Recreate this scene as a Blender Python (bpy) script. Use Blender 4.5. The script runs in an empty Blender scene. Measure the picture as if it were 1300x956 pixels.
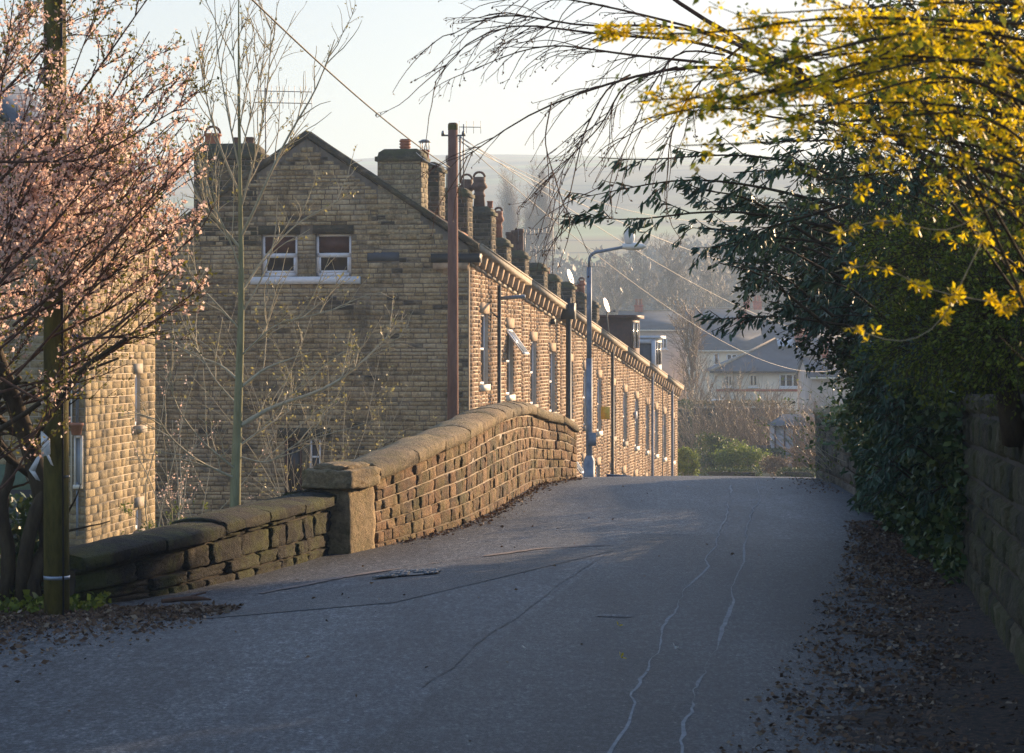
import bpy, math, random
import numpy as np
from mathutils import Vector
R = math.radians
S = bpy.context.scene
COL = S.collection
# ------------------------------------------------------------------ camera, sky, sun, exposure
F = 3000.0; HOR = 445.0; EYE = 1.9
cam_d = bpy.data.cameras.new("camera"); cam = bpy.data.objects.new("camera", cam_d); COL.objects.link(cam)
cam.location = (0, 0, EYE); cam.rotation_euler = (R(90), 0, 0)
cam_d.sensor_width = 36; cam_d.lens = 36 * F / 1300.0
cam_d.shift_y = -(478 - HOR) / 1300.0
cam_d.clip_start = 0.1; cam_d.clip_end = 8000
cam_d.dof.use_dof = True; cam_d.dof.focus_distance = 38; cam_d.dof.aperture_fstop = 13
S.camera = cam
SUN_AZ = math.atan2(0.66, 0.75)      # clockwise from +Y towards +X
SUN_EL = R(13.5)
w = bpy.data.worlds.new("World"); S.world = w; w.use_nodes = True
nt = w.node_tree; bg = nt.nodes["Background"]
sky = nt.nodes.new("ShaderNodeTexSky"); sky.sky_type = 'NISHITA'; sky.sun_disc = False
sky.sun_elevation = SUN_EL; sky.sun_rotation = SUN_AZ; sky.air_density = 1.0; sky.dust_density = 1.2; sky.ozone_density = 2.0
_tc = nt.nodes.new('ShaderNodeTexCoord'); _sp = nt.nodes.new('ShaderNodeSeparateXYZ'); _rp = nt.nodes.new('ShaderNodeValToRGB'); _mx = nt.nodes.new('ShaderNodeMix'); _mx.data_type = 'RGBA'; _mx.blend_type = 'MULTIPLY'; _mx.inputs[0].default_value = 1
nt.links.new(_tc.outputs['Generated'], _sp.inputs[0]); nt.links.new(_sp.outputs[2], _rp.inputs[0])   # milky warm haze low in the sky, clear blue overhead
_rp.color_ramp.elements[0].position = .14; _rp.color_ramp.elements[0].color = (.74, .63, .585, 1); _rp.color_ramp.elements[1].position = .42; _rp.color_ramp.elements[1].color = (.92, 1, 1.12, 1)
nt.links.new(sky.outputs[0], _mx.inputs[6]); nt.links.new(_rp.outputs[0], _mx.inputs[7]); nt.links.new(_mx.outputs[2], bg.inputs[0]); bg.inputs[1].default_value = 0.105
sd = bpy.data.lights.new("sun", 'SUN'); sun = bpy.data.objects.new("sun", sd); COL.objects.link(sun)
sd.energy = 5.0; sd.angle = R(0.6); sd.color = (1.0, 0.70, 0.42)
sv = Vector((math.sin(SUN_AZ) * math.cos(SUN_EL), math.cos(SUN_AZ) * math.cos(SUN_EL), math.sin(SUN_EL)))
sun.rotation_euler = sv.to_track_quat('Z', 'Y').to_euler()
S.view_settings.view_transform = 'Standard'; S.view_settings.look = 'None'; S.view_settings.gamma = 1
S.view_settings.exposure = 1.45
HAZE = 0.00072
S.render.engine = 'CYCLES'
cy = S.cycles
cy.max_bounces = 6; cy.diffuse_bounces = 3; cy.glossy_bounces = 2; cy.transmission_bounces = 4
cy.volume_bounces = 1; cy.transparent_max_bounces = 8; cy.use_denoising = True; cy.denoising_input_passes = 'RGB_ALBEDO_NORMAL'; cy.denoising_prefilter = 'NONE'
try: cy.denoiser = 'OPENIMAGEDENOISE'
except Exception: pass
cy.caustics_reflective = False; cy.caustics_refractive = False
cy.use_adaptive_sampling = True; cy.adaptive_threshold = 0.008

rs = np.random.RandomState
def P(px, py, Y): return np.array([(px - 650) / F * Y, Y, EYE - (py - HOR) / F * Y])
def Xp(px, Y): return (px - 650) / F * Y
def Zp(py, Y): return EYE - (py - HOR) / F * Y

# ------------------------------------------------------------------ tagging
def tag(o, label=None, cat=None, group=None, kind=None):
    if label: o['label'] = label
    if cat: o['category'] = cat
    if group: o['group'] = group
    if kind: o['kind'] = kind
    return o
def thing(name, label, cat, loc=(0, 0, 0), group=None):
    o = bpy.data.objects.new(name, None); COL.objects.link(o); o.location = loc; o.empty_display_size = .2
    return tag(o, label, cat, group)
def copy_tree(o, parent=None):
    c = o.copy(); COL.objects.link(c)
    if parent is not None: c.parent = parent
    for ch in list(o.children): copy_tree(ch, c)
    return c

# ------------------------------------------------------------------ mesh collector
class MB:
    def __init__(s): s.V = []; s.n = 0; s.F = []; s.T = []; s.smooth = False
    def add(s, V, Fq, tone=0.5):
        V = np.asarray(V, float).reshape(-1, 3); Fq = np.asarray(Fq, int)
        s.V.append(V); s.F.append(Fq + s.n); s.n += len(V)
        t = np.broadcast_to(np.asarray(tone, float), (len(Fq),)); s.T.append(t)
    def box(s, a, b, tone=.5, M=None):
        x0, y0, z0 = a; x1, y1, z1 = b
        V = np.array([(x0,y0,z0),(x1,y0,z0),(x1,y1,z0),(x0,y1,z0),(x0,y0,z1),(x1,y0,z1),(x1,y1,z1),(x0,y1,z1)], float)
        if M is not None: V = M(V)
        s.add(V, [(0,3,2,1),(4,5,6,7),(0,1,5,4),(1,2,6,5),(2,3,7,6),(3,0,4,7)], tone)
    def hexa(s, V, tone=.5):
        s.add(V, [(0,3,2,1),(4,5,6,7),(0,1,5,4),(1,2,6,5),(2,3,7,6),(3,0,4,7)], tone)
    def poly_prism(s, pts, off, tone=.5):   # pts ring (n,3), off vector
        pts = np.asarray(pts, float); n = len(pts); off = np.asarray(off, float)
        s.V.append(np.vstack([pts, pts + off])); b = s.n; s.n += 2 * n
        s.F.append(np.array([[b + i for i in range(n)][::-1]])); s.T.append(np.array([tone]))
        s.F.append(np.array([[b + n + i for i in range(n)]])); s.T.append(np.array([tone]))
        s.F.append(np.array([[b + i, b + (i + 1) % n, b + n + (i + 1) % n, b + n + i] for i in range(n)])); s.T.append(np.full(n, tone))
    def tube(s, pts, r, sides=8, tone=.5, cap=True):
        pts = np.asarray(pts, float)[None]; K = pts.shape[1]
        r = np.broadcast_to(np.asarray(r, float), (K,))[None]
        s.tubes(pts, r, sides, tone)
        if cap:
            b = s.n - K * sides
            s.F.append(np.array([[b + i for i in range(sides)][::-1]])); s.T.append(np.array([tone]))
            s.F.append(np.array([[s.n - sides + i for i in range(sides)]])); s.T.append(np.array([tone]))
    def tubes(s, Pn, r, sides=3, tone=.5):  # Pn (N,K,3), r (N,K)
        N, K, _ = Pn.shape
        T = np.gradient(Pn, axis=1); T /= np.linalg.norm(T, axis=2, keepdims=True) + 1e-9
        ref = np.where((np.abs(T[:, :1, 2:3]) > .8), np.array([[[1., .3, 0]]]), np.array([[[0, 0, 1.]]]))
        A = np.cross(T, np.broadcast_to(ref, T.shape)); A /= np.linalg.norm(A, axis=2, keepdims=True) + 1e-9
        B = np.cross(T, A)
        an = np.arange(sides) * 2 * np.pi / sides
        V = Pn[:, :, None] + r[:, :, None, None] * (A[:, :, None] * np.cos(an)[None, None, :, None] + B[:, :, None] * np.sin(an)[None, None, :, None])
        idx = np.arange(N * K * sides).reshape(N, K, sides); i2 = np.roll(idx, -1, axis=2)
        Fq = np.stack([idx[:, :-1], i2[:, :-1], i2[:, 1:], idx[:, 1:]], -1).reshape(-1, 4)
        if np.ndim(tone) == 1: tone = np.repeat(tone, (K - 1) * sides)
        s.add(V.reshape(-1, 3), Fq, tone)
    def leaves(s, pts, scale, tmpl, faces, rng, tone=None, up=0.0, dirs=None, jit=1.0):
        N = len(pts)
        if N == 0: return
        if dirs is None:
            D = rng.normal(size=(N, 3)); D[:, 2] += up
        else: D = dirs + rng.normal(size=(N, 3)) * .35 * jit
        D /= np.linalg.norm(D, axis=1, keepdims=True) + 1e-9
        Rn = rng.normal(size=(N, 3)); A = np.cross(D, Rn); A /= np.linalg.norm(A, axis=1, keepdims=True) + 1e-9
        B = np.cross(D, A); sc = np.broadcast_to(np.asarray(scale, float), (N,))[:, None, None]
        t = np.asarray(tmpl, float)
        V = pts[:, None] + sc * (D[:, None] * t[None, :, 0:1] + A[:, None] * t[None, :, 1:2] + B[:, None] * t[None, :, 2:3])
        faces = np.asarray(faces); Fq = (np.arange(N) * len(t))[:, None, None] + faces[None]
        if tone is None: tone = rng.rand(N)
        s.add(V.reshape(-1, 3), Fq.reshape(-1, faces.shape[1]), np.repeat(tone, len(faces)))
    def sheet(s, f, us, vs, tone=.5):
        U, W = np.meshgrid(us, vs, indexing='ij'); V = f(U.ravel(), W.ravel()); n, m = len(us), len(vs)
        i = np.arange(n * m).reshape(n, m)
        s.add(V, np.stack([i[:-1, :-1], i[1:, :-1], i[1:, 1:], i[:-1, 1:]], -1).reshape(-1, 4), tone)
    def lathe(s, c, prof, sides=16, tone=.5, ax=None):
        prof = np.asarray(prof, float); an = np.arange(sides) * 2 * np.pi / sides
        V = np.stack([prof[:, None, 0] * np.cos(an), prof[:, None, 0] * np.sin(an), np.broadcast_to(prof[:, None, 1], (len(prof), sides))], -1)
        V = V.reshape(-1, 3)
        if ax is not None:
            q = Vector((0, 0, 1)).rotation_difference(Vector(ax)); m = np.array(q.to_matrix()); V = V @ m.T
        i = np.arange(len(prof) * sides).reshape(len(prof), sides); j = np.roll(i, -1, 1)
        s.add(V + np.asarray(c, float), np.stack([i[:-1], j[:-1], j[1:], i[1:]], -1).reshape(-1, 4), tone)
    def build(s, name, mat, parent=None, smooth=False, origin=None, fix=False):
        me = bpy.data.meshes.new(name); V = np.vstack(s.V)
        if parent is not None and origin is None: origin = np.array(WL.get(parent.name, parent.location))
        if origin is not None: V = V - np.asarray(origin, float)
        me.vertices.add(len(V)); me.vertices.foreach_set('co', V.astype(np.float32).ravel())
        tot = np.concatenate([np.full(len(f), f.shape[1]) for f in s.F]); li = np.concatenate([f.ravel() for f in s.F])
        st = np.concatenate([[0], np.cumsum(tot)[:-1]])
        me.loops.add(len(li)); me.loops.foreach_set('vertex_index', li.astype(np.int32))
        me.polygons.add(len(tot)); me.polygons.foreach_set('loop_start', st.astype(np.int32)); me.polygons.foreach_set('loop_total', tot.astype(np.int32))
        me.update(calc_edges=True)
        a = me.attributes.new('tone', 'FLOAT', 'FACE'); a.data.foreach_set('value', np.concatenate(s.T).astype(np.float32))
        if smooth: me.polygons.foreach_set('use_smooth', np.ones(len(tot), bool))
        me.materials.append(mat)
        if fix:
            import bmesh
            bm = bmesh.new(); bm.from_mesh(me); bmesh.ops.recalc_face_normals(bm, faces=bm.faces[:]); bm.to_mesh(me); bm.free()
        o = bpy.data.objects.new(name, me); COL.objects.link(o)
        if parent is not None: o.parent = parent; WL[o.name] = tuple(origin)
        elif origin is not None: o.location = origin
        return o
WL = {}

# ------------------------------------------------------------------ materials
def newmat(name):
    m = bpy.data.materials.new(name); m.use_nodes = True; n = m.node_tree; return m, n, n.nodes["Principled BSDF"]
def node(n, t, **k):
    x = n.nodes.new(t)
    for a, b in k.items(): setattr(x, a, b)
    return x
def ramp(n, fac, stops, interp='LINEAR'):
    r = node(n, 'ShaderNodeValToRGB'); r.color_ramp.interpolation = interp; e = r.color_ramp.elements
    while len(e) < len(stops): e.new(.5)
    for x, (p, c) in zip(e, stops): x.position = p; x.color = (*c, 1)
    n.links.new(fac, r.inputs[0]); return r.outputs[0]
def noise(n, scale, detail=6, rough=.6, vec=None, dist=0):
    x = node(n, 'ShaderNodeTexNoise'); x.inputs['Scale'].default_value = scale; x.inputs['Detail'].default_value = detail
    x.inputs['Roughness'].default_value = rough; x.inputs['Distortion'].default_value = dist
    if vec is None: vec = geo(n)
    n.links.new(vec, x.inputs['Vector']); return x.outputs['Fac']
def geo(n, sc=None):
    g = node(n, 'ShaderNodeNewGeometry').outputs['Position']
    if sc is None: return g
    m = node(n, 'ShaderNodeMapping'); m.inputs['Scale'].default_value = sc; n.links.new(g, m.inputs[0]); return m.outputs[0]
def objco(n, sc=None):
    g = node(n, 'ShaderNodeTexCoord').outputs['Object']
    if sc is None: return g
    m = node(n, 'ShaderNodeMapping'); m.inputs['Scale'].default_value = sc; n.links.new(g, m.inputs[0]); return m.outputs[0]
def mixc(n, fac, a, b, mode='MIX'):
    x = node(n, 'ShaderNodeMix'); x.data_type = 'RGBA'; x.blend_type = mode
    for i, v in ((0, fac), (6, a), (7, b)):
        if isinstance(v, (int, float)): x.inputs[i].default_value = v
        elif isinstance(v, tuple): x.inputs[i].default_value = (*v, 1)
        else: n.links.new(v, x.inputs[i])
    return x.outputs[2]
def math_(n, op, a, b=0.0, c=None):
    x = node(n, 'ShaderNodeMath', operation=op)
    for i, v in enumerate((a, b, c)):
        if v is None: continue
        if isinstance(v, (int, float)): x.inputs[i].default_value = v
        else: n.links.new(v, x.inputs[i])
    return x.outputs[0]
def tone(n): return node(n, 'ShaderNodeAttribute', attribute_name='tone').outputs['Fac']
def bump(n, bs, h, st=.5, dist=.01):
    b = node(n, 'ShaderNodeBump'); b.inputs['Strength'].default_value = st; b.inputs['Distance'].default_value = dist
    n.links.new(h, b.inputs['Height']); n.links.new(b.outputs[0], bs.inputs['Normal'])
def plain(name, c, rough=.6, metal=0, var=.25, nscale=8, spec=.5, bmp=0):
    m, n, b = newmat(name); nz = noise(n, nscale)
    c0 = tuple(v * (1 - var) for v in c); c1 = tuple(min(1, v * (1 + var)) for v in c)
    n.links.new(ramp(n, nz, [(.3, c0), (.7, c1)]), b.inputs['Base Color'])
    b.inputs['Roughness'].default_value = rough; b.inputs['Metallic'].default_value = metal; b.inputs['Specular IOR Level'].default_value = spec
    if bmp: bump(n, b, noise(n, nscale * 4), bmp, .01)
    return m
def stone(name, cols, soot=.5, moss=0.0, sootcol=(.035, .03, .026), nsc=1.0, bmp=.6, sootthr=.55, streak=(1, 1, 3.0), runs=0):
    m, n, b = newmat(name); t = tone(n)
    st = [(i / (len(cols) - 1), c) for i, c in enumerate(cols)]
    base = ramp(n, t, st)
    fine = noise(n, 18 * nsc, 8, .7)
    base = mixc(n, .75, base, ramp(n, fine, [(.33, (.35, .33, .3)), (.66, (1.2, 1.17, 1.1))]), 'MULTIPLY')
    base = mixc(n, .6, base, ramp(n, noise(n, 5, 8, .75), [(.35, (.5, .47, .43)), (.65, (1.25, 1.22, 1.15))]), 'MULTIPLY')
    big = noise(n, 1.1 * nsc, 6, .65, geo(n, streak))
    t2 = math_(n, 'FRACT', math_(n, 'MULTIPLY', t, 37.31))
    sv_ = math_(n, 'ADD', math_(n, 'MULTIPLY', big, 1.1), math_(n, 'MULTIPLY', t2, .38))
    sf = ramp(n, sv_, [(sootthr + .12, (0, 0, 0)), (sootthr + .3, (1, 1, 1))])
    base = mixc(n, math_(n, 'MULTIPLY', sf, soot), base, sootcol)
    if runs:
        rn = ramp(n, noise(n, 1.0, 7, .75, geo(n, (1.5, 1.5, .38))), [(.52, (0, 0, 0)), (.66, (1, 1, 1))])
        base = mixc(n, math_(n, 'MULTIPLY', rn, runs * 1.25), base, sootcol)
        pl_ = ramp(n, noise(n, .8, 5, .6, geo(n, (1, 1, 1.6))), [(.5, (0, 0, 0)), (.68, (1, 1, 1))])
        base = mixc(n, math_(n, 'MULTIPLY', pl_, .45), base, (.6, .5, .35))
    if moss > 0:
        mf = ramp(n, noise(n, 2.3, 6, .7), [(.45, (0, 0, 0)), (.62, (1, 1, 1))])
        base = mixc(n, math_(n, 'MULTIPLY', mf, moss), base, (.085, .095, .022))
    n.links.new(base, b.inputs['Base Color']); b.inputs['Roughness'].default_value = .9; b.inputs['Specular IOR Level'].default_value = .25
    bump(n, b, math_(n, 'ADD', noise(n, 30 * nsc, 6, .75), math_(n, 'MULTIPLY', noise(n, 8 * nsc, 6, .75, dist=.4), 1.6)), bmp, .035)
    return m
def leafmat(name, stops, trans=.35, rough=.5, spec=.3, tcol=None):
    m, n, b = newmat(name); c = ramp(n, tone(n), [(i / (len(stops) - 1), x) for i, x in enumerate(stops)])
    n.links.new(c, b.inputs['Base Color']); b.inputs['Roughness'].default_value = rough; b.inputs['Specular IOR Level'].default_value = spec
    if trans > 0:
        tr = node(n, 'ShaderNodeBsdfTranslucent'); mx = node(n, 'ShaderNodeMixShader'); mx.inputs[0].default_value = trans
        tc = c if tcol is None else mixc(n, 1.0, c, tcol, 'MULTIPLY')
        n.links.new(tc, tr.inputs[0]); n.links.new(b.outputs[0], mx.inputs[1]); n.links.new(tr.outputs[0], mx.inputs[2])
        n.links.new(mx.outputs[0], n.nodes['Material Output'].inputs[0])
    return m
def bark(name, c0, c1, sc=12):
    m, n, b = newmat(name); nz = noise(n, sc, 8, .7, geo(n, (1, 1, .25)))
    n.links.new(ramp(n, nz, [(.3, c0), (.7, c1)]), b.inputs['Base Color']); b.inputs['Roughness'].default_value = .9; b.inputs['Specular IOR Level'].default_value = .2
    bump(n, b, nz, .6, .02); return m

M = {}
M['gable'] = stone('gable_stone', [(.36, .27, .15), (.46, .36, .21), (.54, .43, .27), (.42, .34, .21), (.6, .49, .32), (.38, .29, .18)], .93, 0, sootthr=.7, streak=(.55, .55, 2.2), runs=.6)
M['terr'] = stone('terrace_stone', [(.36, .215, .125), (.44, .28, .17), (.3, .175, .105), (.52, .36, .23), (.24, .16, .105)], .7, 0, (.07, .055, .045), sootthr=.68)
M['mortar'] = plain('mortar', (.46, .38, .29), .95, var=.25, nscale=3)
M['mortard'] = plain('dark_mortar', (.17, .13, .09), .95, var=.4, nscale=3)
M['chim'] = stone('chimney_stone', [(.12, .095, .065), (.2, .16, .11), (.3, .25, .17), (.16, .13, .09)], .8, .25, sootthr=.5)
M['chim1'] = stone('pale_chimney_stone', [(.3, .26, .18), (.38, .33, .23), (.46, .4, .28), (.33, .28, .2)], .6, .2, sootthr=.72)
M['parapet'] = stone('parapet_stone', [(.24, .14, .08), (.36, .22, .125), (.2, .12, .075), (.42, .27, .155), (.28, .2, .11)], .75, .5, (.04, .035, .03), nsc=1.2, bmp=.8, sootthr=.66)
M['coping'] = stone('coping_stone', [(.34, .25, .15), (.42, .32, .2), (.3, .24, .16), (.38, .3, .19)], .6, .35, (.07, .06, .05), nsc=1.2, bmp=.7, sootthr=.7)
M['pmortar'] = plain('pale_mortar', (.42, .34, .25), .95, var=.3, nscale=5)
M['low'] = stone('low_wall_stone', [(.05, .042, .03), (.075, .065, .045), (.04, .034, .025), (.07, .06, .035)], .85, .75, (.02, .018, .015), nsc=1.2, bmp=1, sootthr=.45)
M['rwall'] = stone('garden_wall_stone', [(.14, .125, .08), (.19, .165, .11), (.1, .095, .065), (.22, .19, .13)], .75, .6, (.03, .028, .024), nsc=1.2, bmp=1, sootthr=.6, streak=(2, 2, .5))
M['rparapet'] = stone('grey_parapet_stone', [(.24, .22, .18), (.3, .27, .22), (.2, .185, .15), (.34, .3, .24)], .6, .3, (.05, .045, .04), nsc=1.2, bmp=.9, sootthr=.66)
M['lhouse'] = stone('ashlar_stone', [(.42, .32, .18), (.48, .38, .23), (.38, .29, .17), (.52, .42, .27)], .7, .1, (.12, .1, .07), nsc=1.4, sootthr=.72)
M['slate'] = plain('slate_roof', (.075, .085, .1), .55, var=.35, nscale=5)
M['slatefar'] = plain('old_slate', (.055, .066, .085), .7, var=.3, nscale=1.2)
M['gutter'] = plain('stone_gutter', (.36, .3, .23), .85, var=.3, nscale=6)
M['corbel'] = plain('corbel_stone', (.4, .28, .18), .9, var=.3, nscale=6)
M['black'] = plain('black_paint', (.012, .012, .014), .5)
M['white'] = plain('white_paint', (.72, .73, .76), .5, var=.08)
M['cream'] = plain('cream_sill', (.74, .66, .54), .6, var=.12)
M['brown'] = plain('brown_cladding', (.07, .022, .014), .6, var=.3)
M['terra'] = plain('terracotta', (.34, .13, .07), .8, var=.3)
M['terrad'] = plain('sooty_clay', (.13, .07, .05), .8, var=.4)
M['buff'] = plain('buff_clay', (.38, .28, .19), .8, var=.3)
M['steel'] = plain('galvanised_steel', (.3, .34, .4), .45, .5, var=.12)
M['bluegrey'] = plain('blue_grey_paint', (.19, .225, .28), .6, .1, var=.35, nscale=5)
M['metal'] = plain('dull_aluminium', (.25, .24, .23), .5, .6)
M['render'] = plain('pale_render', (.8, .67, .5), .9, var=.1, nscale=1)
M['pinkrender'] = plain('buff_render', (.55, .43, .35), .9, var=.1, nscale=1)
M['brick'] = plain('red_brick', (.42, .09, .04), .85, var=.35, nscale=8)
M['navy'] = plain('navy_paint', (.012, .02, .075), .35, var=.1)
M['yellow'] = plain('yellow_paint', (.75, .5, .03), .5, var=.1)
M['plastic'] = plain('white_plastic', (.78, .76, .72), .4, var=.1)
M['soil'] = plain('soil', (.05, .036, .022), .95, var=.4, nscale=3, bmp=.5)
M['pole'] = bark('pole_wood', (.13, .06, .045), (.24, .13, .1), 9)
M['mosspole'] = bark('mossy_pole_wood', (.04, .036, .012), (.19, .155, .04), 11)
M['wire'] = plain('black_cable', (.03, .025, .022), .6)
M['wirel'] = plain('pale_cable', (.42, .38, .33), .5)
M['barkd'] = bark('dark_bark', (.03, .02, .014), (.1, .075, .045), 14)
M['barkr'] = bark('red_brown_bark', (.06, .03, .02), (.16, .09, .06), 14)
M['barkg'] = bark('green_grey_bark', (.17, .16, .08), (.34, .32, .18), 10)
M['barkp'] = bark('pale_twig_bark', (.34, .29, .19), (.52, .45, .32), 14)
m, n, b = newmat('glass_dark')
n.links.new(ramp(n, noise(n, 1.5), [(.35, (.012, .011, .012)), (.7, (.06, .04, .028))]), b.inputs['Base Color']); b.inputs['Roughness'].default_value = .12; b.inputs['Specular IOR Level'].default_value = .35; M['glass'] = m
m, n, b = newmat('sky_glass'); b.inputs['Base Color'].default_value = (.3, .34, .4, 1); b.inputs['Roughness'].default_value = .15; M['skyglass'] = m
M['blossom'] = leafmat('pink_blossom', [(.66, .4, .31), (.82, .57, .48), (.9, .74, .66), (.72, .47, .37)], .62)
M['newleaf'] = leafmat('young_leaf', [(.07, .075, .012), (.16, .15, .025), (.24, .21, .04)], .45)
M['catkin'] = leafmat('pale_green_bud', [(.26, .22, .06), (.42, .38, .14), (.34, .28, .12)], .4)
M['forsy'] = leafmat('yellow_flower', [(.6, .4, .003), (.8, .58, .006), (.92, .72, .02), (.68, .47, .005)], .5)
M['greenl'] = leafmat('yellow_green_leaf', [(.07, .1, .012), (.15, .19, .022), (.28, .3, .035)], .4)
M['laurel'] = leafmat('dark_glossy_leaf', [(.028, .062, .032), (.05, .1, .055), (.09, .14, .075)], .12, .42, .35)
M['conifer'] = leafmat('conifer_spray', [(.018, .034, .01), (.032, .052, .014), (.055, .075, .016)], .15)
M['ivy'] = leafmat('ivy_leaf', [(.026, .05, .016), (.05, .085, .026), (.08, .12, .032), (.12, .14, .03)], .12, .45, .3)
M['hedge'] = leafmat('hedge_leaf', [(.05, .08, .015), (.09, .13, .025), (.14, .16, .03)], .25)
M['hedgeb'] = leafmat('brown_hedge_leaf', [(.13, .1, .05), (.2, .16, .08), (.26, .2, .1), (.12, .12, .04)], .25)
M['twigtan'] = leafmat('tan_twig', [(.2, .13, .075), (.3, .21, .13), (.4, .29, .18)], .2)
M['twigfar'] = leafmat('far_twig', [(.12, .09, .06), (.19, .15, .1), (.24, .2, .13)], .1)
M['litter'] = leafmat('dead_leaf', [(.05, .03, .02), (.1, .056, .034), (.2, .12, .07), (.1, .06, .04), (.34, .26, .18)], .1, .8)
M['bright'] = leafmat('bright_leaf', [(.1, .14, .02), (.2, .26, .04), (.3, .34, .07)], .35)

# asphalt
def asphalt(name, k=1.0, sc=1.0):
    m, n, b = newmat(name)
    agg = noise(n, 34 * sc, 5, .85); agg2 = noise(n, 11 * sc, 5, .8); big = noise(n, .7, 6, .6, geo(n, (1.6, .3, 1))); mid = noise(n, 2.6, 7, .75, geo(n, (.6, 2.2, 1)))
    c = ramp(n, agg, [(.4, (.014 * k, .018 * k, .023 * k)), (.5, (.05 * k, .062 * k, .078 * k)), (.62, (.17 * k, .18 * k, .19 * k))])
    c = mixc(n, .8, c, ramp(n, agg2, [(.36, (.6, .6, .62)), (.64, (1.35, 1.33, 1.3))]), 'MULTIPLY')
    c = mixc(n, .8, c, ramp(n, big, [(.36, (.5, .52, .56)), (.64, (1.4, 1.37, 1.33))]), 'MULTIPLY')
    c = mixc(n, .7, c, ramp(n, mid, [(.35, (.66, .67, .7)), (.65, (1.28, 1.25, 1.2))]), 'MULTIPLY')
    c = mixc(n, .85, c, ramp(n, noise(n, 26 * sc, 4, .8, geo(n, (1, .22, 1))), [(.4, (.5, .51, .53)), (.5, (.95, .95, .95)), (.62, (1.7, 1.68, 1.62))]), 'MULTIPLY')
    sx = node(n, 'ShaderNodeSeparateXYZ'); n.links.new(geo(n), sx.inputs[0])
    lat = math_(n, 'SUBTRACT', sx.outputs[0], math_(n, 'MULTIPLY', sx.outputs[1], .115)); lat = math_(n, 'ADD', lat, math_(n, 'MULTIPLY', noise(n, .35), .9))
    trk = ramp(n, math_(n, 'SINE', math_(n, 'MULTIPLY', lat, 4.1)), [(.2, (.78, .79, .82)), (.9, (1.22, 1.2, 1.17))]); c = mixc(n, .75, c, trk, 'MULTIPLY')
    stn = ramp(n, noise(n, 1.1, 8, .8, dist=1.2), [(.56, (0, 0, 0)), (.68, (1, 1, 1))]); c = mixc(n, math_(n, 'MULTIPLY', stn, .5), c, (.024, .026, .03))
    chip = node(n, 'ShaderNodeTexVoronoi'); chip.inputs['Scale'].default_value = 7 * sc; n.links.new(geo(n), chip.inputs['Vector'])
    c = mixc(n, ramp(n, chip.outputs['Distance'], [(.05, (1, 1, 1)), (.09, (0, 0, 0))]), c, (.26, .25, .24))
    n.links.new(c, b.inputs['Base Color']); b.inputs['Roughness'].default_value = .6; b.inputs['Specular IOR Level'].default_value = .35
    bump(n, b, math_(n, 'ADD', agg, agg2), .7, .018); return m
M['asphalt'] = asphalt('asphalt'); M['asphalt2'] = asphalt('newer_asphalt', .72, 1.4); M['asphalt3'] = asphalt('worn_asphalt', 1.5)
M['crack'] = plain('sealed_crack', (.21, .215, .22), .8, var=.35, nscale=12)
M['pinkseam'] = plain('gritty_seam', (.17, .135, .125), .9, var=.4, nscale=25)

# terrain / hills
m, n, b = newmat('grass_ground')
n.links.new(ramp(n, noise(n, .4, 8, .7), [(.3, (.05, .06, .02)), (.5, (.1, .1, .04)), (.7, (.15, .13, .07))]), b.inputs['Base Color']); b.inputs['Roughness'].default_value = 1; M['ground'] = m
M['pole'] = bark('pole_wood', (.15, .07, .05), (.28, .15, .11), 9)
m, n, b = newmat('moor')
pos = geo(n, (.003, .0042, .0))
vor = node(n, 'ShaderNodeTexVoronoi'); vor.feature = 'DISTANCE_TO_EDGE'; vor.inputs['Scale'].default_value = 3.2; n.links.new(pos, vor.inputs['Vector'])
vc = node(n, 'ShaderNodeTexVoronoi'); vc.inputs['Scale'].default_value = 3.2; n.links.new(pos, vc.inputs['Vector'])
fieldc = ramp(n, vc.outputs['Distance'], [(.0, (.15, .24, .06)), (.3, (.3, .36, .13)), (.55, (.26, .2, .09)), (.9, (.1, .12, .05))])
c = mixc(n, ramp(n, vor.outputs['Distance'], [(.008, (1, 1, 1)), (.02, (0, 0, 0))]), fieldc, (.05, .045, .03))
wood = ramp(n, noise(n, .006, 6, .6, dist=.5), [(.5, (0, 0, 0)), (.6, (1, 1, 1))])
c = mixc(n, math_(n, 'MULTIPLY', wood, .85), c, (.05, .055, .035))
n.links.new(c, b.inputs['Base Color']); b.inputs['Roughness'].default_value = 1; M['moor'] = m

# ------------------------------------------------------------------ terrain
ZR = ([0, 33, 36, 40, 45, 55, 75, 100, 150, 185, 260, 320, 400, 500, 700, 1000, 1450, 1600, 2000],
      [0, 0, -.06, -.25, -.55, -1.25, -2.9, -4.6, -7.0, -7.6, -8.0, -5, 3, 14, 38, 74, 119, 119, 90])
def zroad(Y): return np.interp(Y, *ZR)
XL = ([0, 10, 17.3, 18, 22, 22.8, 24.15, 25.7, 27.4, 31.1, 33.5, 34.75, 36, 38, 45, 55, 75, 105, 200],
      [-4.2, -4.2, -3.3, -2.75, -1.6, -1.33, -.926, -.556, -.32, .07, .32, .52, .72, .95, 1.3, 1.9, 5.0, 10.5, 25])
XR = ([0, 8, 14, 19, 29.5, 37, 45, 55, 75, 105, 200], [1.6, 2.3, 3.03, 3.67, 4.45, 4.8, 5.6, 7, 10.5, 16.5, 32])
def xl(Y): return np.interp(Y, *XL)
def xr(Y): return np.interp(Y, *XR)
def ss(a, b, x):
    t = np.clip((x - a) / (b - a), 0, 1); return t * t * (3 - 2 * t)
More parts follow.
